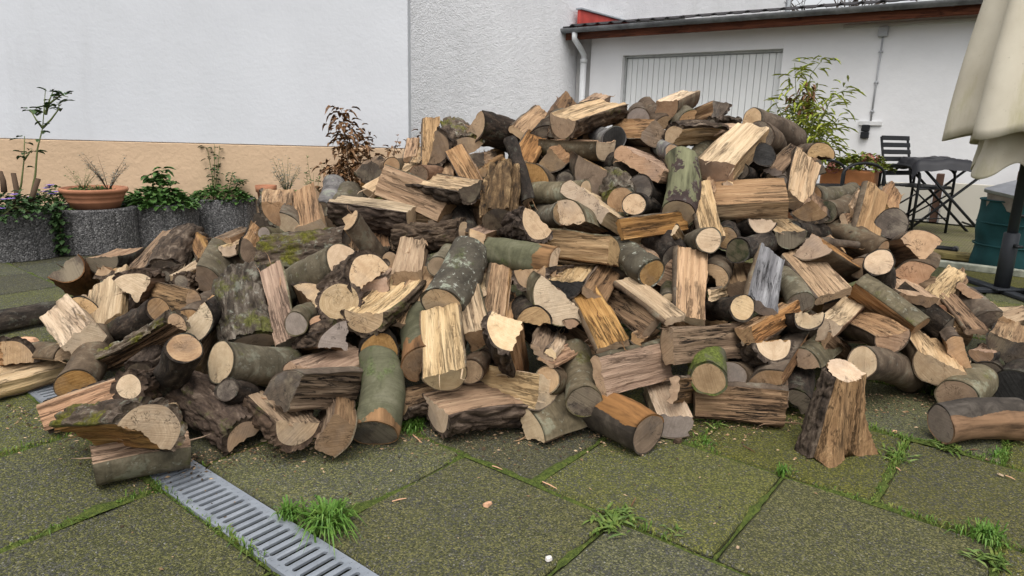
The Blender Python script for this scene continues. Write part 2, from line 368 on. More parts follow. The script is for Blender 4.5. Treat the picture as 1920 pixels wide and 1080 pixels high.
patio = empty('patio'); tag(patio, 'old exposed-aggregate paving slabs with mossy joints', kind='structure')
rngs = random.Random(3)
me_slab = None
ROWS = [(.835, 1.352, .716), (1.358, 1.854, .465), (1.86, 2.354, .235), (2.36, 2.854, .485)] + [(2.86 + .5 * i, 3.354 + .5 * i, .235 + .25 * (i % 2)) for i in range(7)] + [(.202, .697, 1.675), (-.298, .197, 1.425), (-.8, -.303, 1.675)]
JOINTS = []
def in_view(p, m=.25):
    v = np.asarray(p) - CAM; z = v @ FW
    return z > .4 and abs(v @ IR / z) < .75 + m / z and -.42 - m / z < (v @ IU) / z < .3
slab_meshes = []
for (t0, t1, s0) in ROWS:
    if t1 < 1.36 and t0 > .8: wid = t1 - t0
    else: wid = t1 - t0
    key = round(wid, 3)
    for k in range(-9, 16):
        sa, sb = s0 + .5 * k + .004, s0 + .5 * k + .496
        c = ST((sa + sb) / 2, (t0 + t1) / 2)
        if not in_view(c, .4) or c[1] > 6.3 or c[0] > 4.2: continue
        if c[1] > 5.2 and c[0] < -1.2: continue
        me = next((q[1] for q in slab_meshes if q[0] == key and rngs.random() < .55), None)
        if me is None:
            mb = MB(); b = .008; wid_s = .486
            mb.box((0, 0, -.02), wid_s, wid - .008, .04, D1, D2, UP, bev=b)
            vs = np.array(mb.v); vs += np.stack([fbm(vs * 9 + len(slab_meshes), 3, 2) * .003] * 3, 1) * [1, 1, .3]
            me = bpy.data.meshes.new('paving_slab'); me.from_pydata(vs.tolist(), [], mb.f); me.materials.append(M_SLAB); me.update(); slab_meshes.append((key, me))
        o = bpy.data.objects.new('paving_slab', me); COL.objects.link(o); o.parent = patio
        o.location = c + UP * rngs.uniform(-.004, -.0005); o.rotation_euler = (R(rngs.uniform(-.25, .25)), R(rngs.uniform(-.25, .25)), R(rngs.uniform(-.25, .25)))
        JOINTS.append((ST(sb + .004, t0), ST(sb + .004, t1))); JOINTS.append((ST(sa, t1 + .003), ST(sb, t1 + .003)))

def blades(mb, base, n, ln, spread, rng, wd=.0035, lean=.6):
    for _ in range(n):
        a = rng.uniform(0, 6.283); r = abs(rng.gauss(0, spread)); p = np.array([base[0] + math.cos(a) * r, base[1] + math.sin(a) * r, base[2]])
        d = rng.uniform(0, 6.283) if rng.random() < .4 else a; le = lean * rng.uniform(.2, 1.3); h = ln * rng.uniform(.45, 1.1); q = np.array([math.cos(d), math.sin(d), 0]); sd = np.array([-q[1], q[0], 0]) * wd * rng.uniform(.6, 1.2)
        p1 = p + UP * h * .5 + q * h * .18 * le; p2 = p + UP * h * (.85 - .25 * le) + q * h * .55 * le; p3 = p + UP * h * max(.1, .95 - .75 * le) + q * h * 1.0 * le
        mb.add([p - sd * .7, p + sd * .7, p1 + sd, p1 - sd, p2 + sd * .7, p2 - sd * .7, p3], [(0, 1, 2, 3), (3, 2, 4, 5), (5, 4, 6)])
rg = random.Random(11); mm = MB(); gg = MB()
for (a, b) in JOINTS:
    mid = (a + b) / 2
    if mid[1] > 4.3: continue
    L = np.linalg.norm(b - a); n = max(2, int(L / .02)); d = (b - a) / L; sd = np.array([-d[1], d[0], 0])
    hw = []; pts = []
    for i in range(n + 1):
        p = a + d * L * i / n
        f = fbm(np.array([p * 4.0]), 41, 2)[0]; f2 = fbm(np.array([p * 30]), 43, 2)[0]
        pts.append(p); hw.append((max(.003, .007 + .009 * f + .005 * f2), max(-.013, -.005 + .009 * f + .003 * f2)))
    V = np.array([[p - sd * h[0], p + UP * (h[1] + .002), p + sd * h[0]] for p, h in zip(pts, hw)]); V[:, 0, 2] = V[:, 2, 2] = [h[1] - .003 for h in hw]
    mm.grid(V)
    near = 1.0 if mid[1] < 2.6 else .35
    for i in range(n + 1):
        p = pts[i]; f = fbm(np.array([p * 3.3]), 77, 3)[0]
        wet = .18 if (p @ D2) < .72 else 0.0
        if f - wet > .0 and rg.random() < near:
            blades(gg, p + UP * -.008, int(3 + 9 * min(1, (f - wet))), .014 + .024 * min(1, max(0, f)), .007, rg, .0017, .8)
tag(mm.build('joint_moss', M_MOSS, smooth=True), 'green moss filling the joints between the slabs', 'moss', kind='stuff')
tag(gg.build('joint_grass', M_GRASSJ), 'short grass growing in the paving joints', 'grass', kind='stuff')

# drain channel and cast grates
t0, t1 = .700, .828; TC, TW = (t0 + t1) / 2, t1 - t0
M_ZINC = NT('zinc_grey'); _v = M_ZINC.coords((1, 1, 1))
_n = M_ZINC.noise(_v, 14, 6, .6); _c = M_ZINC.ramp(_n, [(.3, (.20, .22, .25)), (.55, (.27, .295, .33)), (.75, (.34, .365, .395))])
_c = M_ZINC.mix(M_ZINC.ramp(M_ZINC.noise(_v, 60, 4, .7), [(.55, 0.0), (.75, .5)]), _c, (.12, .125, .11)); M_ZINC.bump(M_ZINC.noise(_v, 160, 3), .15, .002); M_ZINC = M_ZINC.done(_c, .5, .15)
ch = MB(); pc = ST(1.9, TC)
ch.box(pc + UP * -.075, 4.6, TW - .012, .01, D1, D2, UP); ch.box(pc - D2 * (TW / 2 - .003) + UP * -.045, 4.6, .006, .07, D1, D2, UP); ch.box(pc + D2 * (TW / 2 - .003) + UP * -.045, 4.6, .006, .07, D1, D2, UP)
tag(ch.build('drain_channel', simple('channel_concrete', (.045, .045, .042), .9)), 'dark concrete drain channel sunk under the grey grates', kind='structure')
GL, NP = .498, 18
def grate_mesh():
    mb = MB(); pitch = GL / NP; hw, hl = .0062, .044; W2 = TW / 2 - .001; zt, zb = 0.001, -.006
    for i in range(NP):
        c = -GL / 2 + pitch * (i + .5)
        hole = []; outer = []
        for (sx, sy, a0) in ((1, 1, 0), (-1, 1, 90), (-1, -1, 180), (1, -1, 270)):
            for q in range(5):
                a = R(a0 + q * 22.5); hole.append((c + hw * math.cos(a), sy * hl * .86 + hl * .14 * math.sin(a)))
                ca, sa = math.cos(a), math.sin(a); k = 1 / max(abs(ca), abs(sa)); outer.append((c + pitch / 2 * ca * k, W2 * np.clip(sa * k, -1, 1) if abs(sa * k) > .99 else sy * W2 * abs(sa * k)))
        n = len(hole)
        vs = [ST(x, y, zt) for x, y in outer] + [ST(x, y, zt - .0008) for x, y in hole] + [ST(x, y, zb) for x, y in hole]
        fs = [(j, (j + 1) % n, n + (j + 1) % n, n + j) for j in range(n)] + [(n + j, n + (j + 1) % n, 2 * n + (j + 1) % n, 2 * n + j) for j in range(n)]
        fs = [f[::-1] for f in fs]; mb.add(vs, fs)
    for sgn in (-1, 1):
        mb.box(ST(0, sgn * (W2 - .0015), -.006), GL, .003, .0135, D1, D2, UP)
    for sgn in (-1, 1):
        mb.box(ST(sgn * (GL / 2 - .0015), 0, -.004), .003, TW - .012, .009, D1, D2, UP)
    # anti-slip studs
    rr = random.Random(2)
    for i in range(NP + 1):
        for ty in (-.054, -.050, .050, .054):
            mb.tube([ST(-GL / 2 + .004 + (GL - .008) * i / NP, ty + rr.uniform(-.001, .001), .001), ST(-GL / 2 + .004 + (GL - .008) * i / NP, ty, .0023)], [.0019, .0012], 6)
    return mb
gm = grate_mesh()
glabs = ['grey slotted drain grate at the bottom edge of the photo', 'grey slotted drain grate with raised lettering beside the big grass tuft', 'grey slotted drain grate partly under the green-grey front log', 'grey slotted drain grate half hidden beside the long pale log', 'grey slotted drain grate farthest left, under the heap']
me0 = None
for i in range(5):
    sc_ = 1.2 - .25 + .5 * i
    if me0 is None: o = gm.build('drain_grate', M_ZINC); me0 = o.data
    else: o = bpy.data.objects.new('drain_grate', me0); COL.objects.link(o)
    o.location = ST(sc_, TC, rngs.uniform(-.001, .0005)); tag(o, glabs[i], 'drain grate', 'slotted grates of the drain channel')
    if i == 1:
        cu = bpy.data.curves.new('t', 'FONT'); cu.body = 'ACO SELF'; cu.size = .014; cu.extrude = .0008; cu.space_character = 1.15
        tmp = bpy.data.objects.new('t', cu); COL.objects.link(tmp); bpy.context.view_layer.update()
        me = bpy.data.meshes.new_from_object(tmp); bpy.data.objects.remove(tmp); me.name = 'lettering'
        me.materials.clear(); me.materials.append(simple('raised_letters', (.12, .13, .15), .5))
        lt = bpy.data.objects.new('lettering', me); COL.objects.link(lt); lt.parent = o
        lt.matrix_local = Matrix(((D1[0], -D2[0], 0, 0), (D1[1], -D2[1], 0, 0), (0, 0, 1, 0), (0, 0, 0, 1)))
        lt.location = ST(-GL / 2 + .012, -.047, .0016)

# ------------------------------------------------------------------ walls
def plaster(name, col, bscale, bstr, bdist, stain=(.6, .6, .6), var=.05, sm=.25):
    t = NT(name); v = t.coords((1, 1, 1), False)
    n = t.noise(v, 1.3, 5, .6); c = t.ramp(n, [(.3, tuple(q * (1 - var) for q in col)), (.7, tuple(min(.95, q * (1 + var)) for q in col))])
    n2 = t.noise(t.coords((3, 3, .6), False), 1.0, 6, .65); c = t.mix(t.ramp(n2, [(.55, 0.0), (.85, sm)]), c, stain)
    h = t.math('ADD', t.noise(v, bscale, 3, .6), t.math('MULTIPLY', t.noise(v, bscale * .22, 4), .8)); t.bump(h, bstr, bdist)
    return t.done(c, .9)
M_WALLA = plaster('painted_plaster', (.62, .635, .67), 30, .2, .01, (.46, .465, .48), .05, .5)
M_PLINTH = plaster('ochre_plinth_paint', (.58, .415, .275), 26, .4, .014, (.42, .28, .17), .08, .4)
M_WALLB = plaster('coarse_render', (.85, .85, .87), 60, 1.0, .02)
M_GAR = plaster('garage_render', (.76, .76, .77), 14, .22, .014)
pA0 = np.array([-.75 * 5.5, 5.5, 0]); pA1 = np.array([-.885, 5.75, 0]); dA = nrm(pA1 - pA0); nA = np.array([dA[1], -dA[0], 0]); 
wa0 = pA0 - dA * 4; LA = np.linalg.norm(pA1 - wa0); mA = (wa0 + pA1) / 2
house = empty('house_wall', mA); tag(house, 'smooth white house wall with an ochre painted plinth on the left', 'wall')
mb = MB(); mb.box(mA - nA * .15 + UP * 2.86 - mA, LA, .30, 4.28, dA, -nA, UP, .004); mb.build('wall_face', M_WALLA, house)
mb = MB(); mb.box(mA - nA * .147 + UP * .345 - mA, LA + .004, .306, .742, dA, -nA, UP, .004); mb.build('plinth', M_PLINTH, house)
EG = -D1; NG = np.array([-.616, -.788, 0]); PG = ground(1700, 412)
def gp(along, out=0.0, z=0.0): return PG + EG * along + NG * out + UP * z
b0 = gp(-4.66, 0, 0); LB = 13.5
tall = empty('tall_house_wall', b0); tag(tall, 'tall white house wall with coarse render behind the garage', 'wall')
mb = MB(); cB = D2 * (LB / 2 - 4.0); nB = np.array([D2[1], -D2[0], 0])   # faces the yard, to the right of its run
kend = 9.35
mb.box(D2 * ((kend - 4.2) / 2) - nB * .15 + UP * 3.5, kend + 4.2, .30, 7.0, D2, nB, UP, .004); mb.build('wall_face', M_WALLB, tall)
mb = MB(); mb.tube([D2 * (kend - .06) + nB * .06 + UP * .3, D2 * (kend - .06) + nB * .06 + UP * 7], .055, 12); mb.build('downpipe', simple('zinc_pipe', (.38, .40, .42), .45, .3), tall, True)

# ------------------------------------------------------------------ garage
gar = empty('garage', gp(-2.2)); G0 = gp(-2.2)
def gq(al, out, z): return gp(al, out, z) - G0
tag(gar, 'low white garage with ribbed up-and-over door and brown eaves', 'garage')
ZT, DL, DR, WL, WR, OVER = 1.935, -3.84, -1.61, -4.37, 2.2, .28
ze = float(on_plane(1450, 25, gp(0, OVER + .06), NG)[2])       # gutter height
TOPZ = ze - .03
mb = MB()
for a0_, a1_, z0, z1 in ((WL, DL, 0, TOPZ), (DR, WR, 0, TOPZ), (DL, DR, ZT, TOPZ)):
    mb.box((gp((a0_ + a1_) / 2, -.13) - G0) + UP * ((z0 + z1) / 2), a1_ - a0_, .26, z1 - z0, EG, NG, UP, .003 if z0 == 0 else 0)
mb.build('wall_face', M_GAR, gar)
mb = MB(); mb.box(gq(-4.52, -.16, TOPZ / 2), .26, .2, TOPZ, EG, NG, UP, .004); mb.build('corner_pilaster', simple('grey_render', (.46, .45, .44), .9, 0, .15, 4), gar)
door = MB(); door.box(gq((DL + DR) / 2, -.13, ZT / 2), DR - DL, .02, ZT - .03, EG, NG, UP); M_DOOR = simple('door_enamel', (.78, .79, .79), .5, 0, .04, 2); M_DOORB = simple('door_groove', (.5, .51, .52), .6)
dob = door.build('garage_door', M_DOORB, gar)
nb_ = 26; wb = (DR - DL - .05) / nb_; bm0 = None
for i in range(nb_):
    if bm0 is None:
        q = MB(); q.box((0, 0, 0), wb - .007, .018, ZT - .06, EG, NG, UP, .004); o = q.build('door_board', M_DOOR, dob); bm0 = o.data
    else: o = bpy.data.objects.new('door_board', bm0); COL.objects.link(o); o.parent = dob
    o.location = gq(DL + .025 + wb * (i + .5), -.112, ZT / 2 - .01)
mb = MB()
for a in (DL + .012, DR - .012): mb.box(gq(a, -.10, ZT / 2), .024, .05, ZT, EG, NG, UP, .002)
mb.box(gq((DL + DR) / 2, -.10, ZT - .015), DR - DL - .05, .05, .03, EG, NG, UP, .002); mb.build('door_frame', simple('frame_grey', (.42, .43, .43), .6), gar)
# eaves: fascia, soffit, gutter, roof
M_FASC = wood_mat('fascia_brown', (.20, .085, .05), (.14, .055, .033), (.06, .025, .016), (.98, 1.02))
fx = MB(); LF = WR + 4.64; cF = (WR - 4.64) / 2
fx.box((0, 0, 0), LF, .03, .12, (1, 0, 0), (0, 1, 0), (0, 0, 1), .003); fo = fx.build('fascia_board', M_FASC, gar)
fo.matrix_local = Matrix(((EG[0], NG[0], 0, 0), (EG[1], NG[1], 0, 0), (0, 0, 1, 0), (0, 0, 0, 1))); fo.location = gq(cF, OVER - .02, ze - .085)
so_ = MB(); so_.box(gq(cF, OVER / 2 - .03, ze - .055), LF, OVER - .02, .02, EG, NG, UP); so_.build('soffit', simple('soffit_paint', (.30, .15, .10), .8), gar)
M_GUT = NT('zinc_gutter'); _v = M_GUT.coords((1, 1, 1), False)
_c = M_GUT.ramp(M_GUT.noise(_v, 5, 6, .65), [(.3, (.075, .078, .08)), (.5, (.15, .155, .16)), (.7, (.25, .255, .26))]); M_GUT = M_GUT.done(_c, .5, .3)
gu = MB(); prof = [(math.cos(a) * .055, math.sin(a) * .055) for a in np.linspace(R(180), R(360), 12)]; prof += [(.055, .006), (.049, .006), (.049, 0)] + [(math.cos(a) * .049, math.sin(a) * .049) for a in np.linspace(R(360), R(180), 12)]
V = np.array([[gq(al, OVER + .058 + p[0], ze + p[1] - .004) for p in prof] for al in (-4.66, WR)]); gu.grid(V)
gu.add([gq(-4.662, OVER + .058 + p[0], ze + p[1] - .004) for p in prof[:12]], [tuple(range(12))])
gut = gu.build('gutter', M_GUT, gar, True)
st0 = None
for i in range(12):
    al = -4.25 + i * .55
    q = MB(); V = np.array([[gq(al + dx, OVER + .058 + math.cos(a) * .058, ze - .004 + math.sin(a) * .058) for a in np.linspace(R(178), R(362), 12)] for dx in (-.014, .014)]); q.grid(V); q.build('gutter_bracket', M_GUT, gut)
M_ROOF = simple('dark_fibre_cement', (.035, .032, .034), .75, 0, .3, 10)
rf = MB(); nn_ = 34 * 8; per = .21
xs_ = np.linspace(-4.66, WR + .1, nn_)
wv = [.028 * (max(0, math.cos((x + .3) / per * 2 * math.pi)) ** 1.5) for x in xs_]
V = np.array([[gq(x, OVER + .05 - q_, ze + .035 + q_ * .16 + dzz + w_) for q_, dzz in ((0, -.012), (0, 0), (4.0, 0))] for x, w_ in zip(xs_, wv)]); rf.grid(V); rf.build('roof_sheet', M_ROOF, gar)
# red flashing board along the tall wall with zinc cap
rz0, rz1 = ze + .02, float(on_plane(1084, 18, b0 + nB * .1, nB)[2])
rb = MB(); rb.box(D2 * .92 + nB * .10 + UP * ((rz0 + rz1) / 2), 2.0, .05, rz1 - rz0, D2, nB, UP, .003)
rbo = rb.build('roof_flashing', simple('red_paint', (.52, .075, .06), .6, 0, .2, 6)); rbo.location = b0
tag(rbo, 'red painted flashing board where the garage roof meets the tall wall', 'flashing')
cp = MB(); cp.box(D2 * .92 + nB * .10 + UP * (rz1 + .014), 2.03, .10, .026, D2, nB, UP, .004); cp.build('zinc_cap', simple('zinc_cap', (.36, .39, .42), .45, .3), rbo)
# downpipe
dp = empty('downpipe', gp(-4.45)); tag(dp, 'white plastic downpipe at the left corner of the garage', 'downpipe')
M_PVC = simple('white_pvc', (.66, .67, .68), .4, 0, .04)
q0 = gp(-4.45)
def dq(o_, z): return gp(-4.45, o_, z) - q0
q = MB(); q.tube([dq(OVER + .05, ze - .05), dq(OVER + .05, ze - .14), dq(OVER * .55, ze - .26), dq(.06, ze - .34), dq(.06, ze - .44)], .04, 14); q.build('swan_neck', M_PVC, dp, True)
q = MB(); q.tube([dq(.06, ze - .43), dq(.06, .05)], .046, 16); q.build('pipe', M_PVC, dp, True)
for z in (ze - .42, 1.0): q = MB(); q.tube([dq(.06, z - .03), dq(.06, z + .03)], .052, 16); q.build('pipe_collar', M_PVC, dp, True)
# electrics on the garage wall
M_GREY = simple('grey_plastic', (.40, .41, .43), .5, 0, .05); M_BLK = simple('black_plastic', (.018, .019, .022), .45, 0, .1)
el = empty('wall_conduit', gp(-.52)); tag(el, 'grey electric conduit with junction box on the garage wall', 'conduit'); e0 = gp(-.52)
def eq(a, o_, z): return gp(-.52 + a, o_, z) - e0
q = MB(); q.tube([eq(0, .012, 1.06), eq(0, .012, 2.02)], .010, 8); q.build('pipe', M_GREY, el, True)
q = MB(); q.box(eq(0, .03, 2.065), .10, .06, .11, EG, NG, UP, .008); q.build('junction_box', M_GREY, el)
for z in (1.2, 1.52, 1.85): q = MB(); q.box(eq(0, .012, z), .045, .024, .022, EG, NG, UP, .004); q.build('clip', M_GREY, el)
tr = MB(); tz = float(on_plane(1650, 50, gp(0, .03), NG)[2]); tr.box(gp(.55, .016, tz + .02) , 3.0, .03, .04, EG, NG, UP, .004)
tag(tr.build('cable_trunking', simple('white_trunking', (.58, .58, .57), .6, 0, .04)), 'white cable trunking running under the garage eaves', 'trunking')
bt = MB(); bt.box(gp(-.52, .012, 1.065), .24, .022, .05, EG, NG, UP, .003); tag(bt.build('mounting_batten', simple('batten_white', (.66, .66, .66), .6)), 'short white batten above the black socket', 'batten')
sk = empty('wall_socket', gp(-.56, 0, .97)); tag(sk, 'double black weatherproof socket on the garage wall', 'socket'); s0_ = gp(-.56, 0, .97)
for dz in (-.04, .04): q = MB(); q.box(gp(-.56, .028, .97 + dz) - s0_, .085, .055, .076, EG, NG, UP, .008); q.build('socket_cover', M_BLK, sk)

# bare tree behind the roof
tw = MB(); rt_ = random.Random(4)
def branch(p, d, ln, r, dep):
    pts = [p]; q = np.array(p, float)
    for i in range(4): d = nrm(d + np.array([rt_.gauss(0, .16), rt_.gauss(0, .16), rt_.gauss(.03, .1)])); q = q + d * ln / 4; pts.append(q.copy())
    tw.tube(pts, [r, r * .85, r * .7, r * .55, r * .4], 5 if dep else 4, False)
    if dep > 0:
        for i in range(4 if dep > 1 else 5):
            k = rt_.randint(1, 4); branch(pts[k], nrm(d + np.array([rt_.gauss(0, .7), rt_.gauss(0, .7), rt_.gauss(.1, .5)])), ln * rt_.uniform(.5, .75), r * .5, dep - 1)
tb = np.array([8.6, 19, 0]); tree = empty('bare_tree', tb); tag(tree, 'bare winter tree beyond the garage roof', 'tree')
branch((0, 0, 2.2), np.array([-.1, 0, 1]), 2.0, .10, 3); branch((0, 0, 2.4), np.array([-.7, 0, .8]), 2.0, .08, 3); branch((0, 0, 2.4), np.array([.8, 0, .7]), 2.0, .08, 3)
MT = simple('twig_bark', (.09, .07, .055), .9); tw.build('crown', MT, tree)
q = MB(); q.tube([(0, 0, 0), (.03, 0, 1.2), (0, 0, 2.6)], [.2, .16, .12], 10); q.build('trunk', MT, tree)
# ------------------------------------------------------------------ the firewood heap
CROP = dict(a=(0, 420), b=(0, 660), c=(380, 330), d=(380, 580), e=(700, 160), f=(760, 400), g=(760, 620), h=(1100, 150),
            i=(1140, 390), j=(1200, 610), k=(1440, 330), l=(1440, 570), m=(360, 170), n=(1440, 230))
FOOT = [(-60, 760), (0, 760), (130, 800), (250, 880), (450, 840), (560, 835), (700, 815), (850, 810), (1000, 815), (1200, 810), (1350, 790), (1450, 785), (1600, 745), (1720, 745), (1850, 780), (1980, 800)]
TOPY = [(-60, 640), (0, 590), (100, 495), (230, 470), (330, 440), (480, 385), (560, 350), (640, 340), (760, 262), (820, 225), (900, 225), (1000, 205), (1080, 190), (1170, 190), (1260, 175), (1340, 195), (1420, 215), (1500, 265), (1550, 325), (1640, 350), (1700, 420), (1760, 515), (1850, 560), (1980, 620)]
TOPD = [(-60, 2.7), (0, 2.9), (100, 3.2), (330, 3.1), (560, 3.15), (800, 3.35), (1080, 3.45), (1260, 3.45), (1500, 3.4), (1700, 3.3), (1850, 3.1), (1980, 2.9)]
def _ip(tb, x): return float(np.interp(x, [q[0] for q in tb], [q[1] for q in tb]))
def heap_depth(x, y):
    yf, yt, dt = _ip(FOOT, x), _ip(TOPY, x), _ip(TOPD, x)
    gf = ground(x, yf) - CAM; df = float(gf @ FW)
    if y >= yf: return float((ground(x, y) - CAM) @ FW)
    y = max(y, yt)
    vf, vt, m = (yf - 540) / FPX * df, (yt - 540) / FPX * dt, (y - 540) / FPX
    k = (m * df - vf) / ((vt - vf) - m * (dt - df)); k = min(max(k, 0), 1)
    return df + (dt - df) * k - .06 * math.sin(math.pi * k)

def profile(kind, rng, nb, ns):
    """closed outline in (y, z), pith at the origin, as runs of (is_bark, points)"""
    wob = lambda a, s: 1 + .035 * np.sin(2 * a + s) + .022 * np.sin(3 * a + 2 * s) + .012 * np.sin(7 * a + s)
    s = rng.uniform(0, 6); C = lambda a: np.stack([np.cos(a), np.sin(a)], 1) * wob(a, s)[:, None]
    def line(p, q, n):
        tt = np.linspace(0, 1, n)[:, None]; return np.asarray(p) * (1 - tt) + np.asarray(q) * tt
    if kind == 'R':
        a = np.linspace(0, 2 * math.pi, nb * 2 + 1)[:-1]; return [(True, C(a))], True
    if kind == 'H':
        e = rng.uniform(-.12, .2, 2); a = np.linspace(-e[0], math.pi + e[1], int(nb * 1.2)); A = C(a)
        mid = np.array([rng.uniform(-.3, .3), rng.uniform(-.05, .05)])
        return [(True, A), (False, np.concatenate([line(A[-1], mid, ns)[:-1], line(mid, A[0], ns)]))], False
    if kind == 'Q':
        h = R(rng.uniform(38, 52)); tw = rng.uniform(-.12, .12)
        a = np.linspace(math.pi / 2 - h + tw, math.pi / 2 + h + tw, int(nb * .8)); A = C(a)
        ap = np.array([rng.uniform(-.06, .06), rng.uniform(-.02, .1)])
        return [(True, A), (False, line(A[-1], ap, ns)), (False, line(ap, A[0], ns))], False
    if kind == 'S':
        t0, t1 = rng.uniform(.40, .55), rng.uniform(.34, .5); y0, y1 = -1 - rng.uniform(0, .06), 1 + rng.uniform(0, .06)
        P = [np.array([y0, .0]), np.array([y1, .0]), np.array([y1 * .97, -2 * t1 * .62]), np.array([y0 * .97, -2 * t0 * .62])]
        P = [p + np.array([rng.uniform(-.15, .15) - .1, 1.0]) for p in P]
        arc = np.linspace(0, 1, max(6, nb // 3))[:, None]; b = P[1] * (1 - arc) + P[2] * arc
        b = b + np.array([1.0, 0]) * (np.sin(arc * math.pi) * .12)
        return [(False, line(P[0], P[1], ns)), (True, b), (False, line(P[2], P[3], ns)), (False, line(P[3], P[0], max(5, ns // 2)))], False
    # 'B' block: flat front (+z), bark on the far side
    P = [np.array([-1 - rng.uniform(-.1, .1), .55]), np.array([1 + rng.uniform(-.1, .1), .5 + rng.uniform(-.1, .12)]), np.array([.92, -.55 + rng.uniform(-.15, .1)]), np.array([-.88, -.6 + rng.uniform(-.1, .1)])]
    arc = np.linspace(0, 1, max(8, nb // 2))[:, None]; b = P[2] * (1 - arc) + P[3] * arc + np.array([0, -1.0]) * (np.sin(arc * math.pi) * .2)
    return [(False, line(P[0], P[1], ns)), (False, line(P[1], P[2], max(6, ns // 2))), (True, b), (False, line(P[3], P[0], max(6, ns // 2)))], False

def make_mesh(name, V, F, mat, parent, smooth=True):
    me = bpy.data.meshes.new(name); me.from_pydata(V.tolist(), [], F); me.materials.append(mat)
    if smooth: me.polygons.foreach_set('use_smooth', [True] * len(F))
    me.update(); o = bpy.data.objects.new(name, me); COL.objects.link(o); o.parent = parent; return o

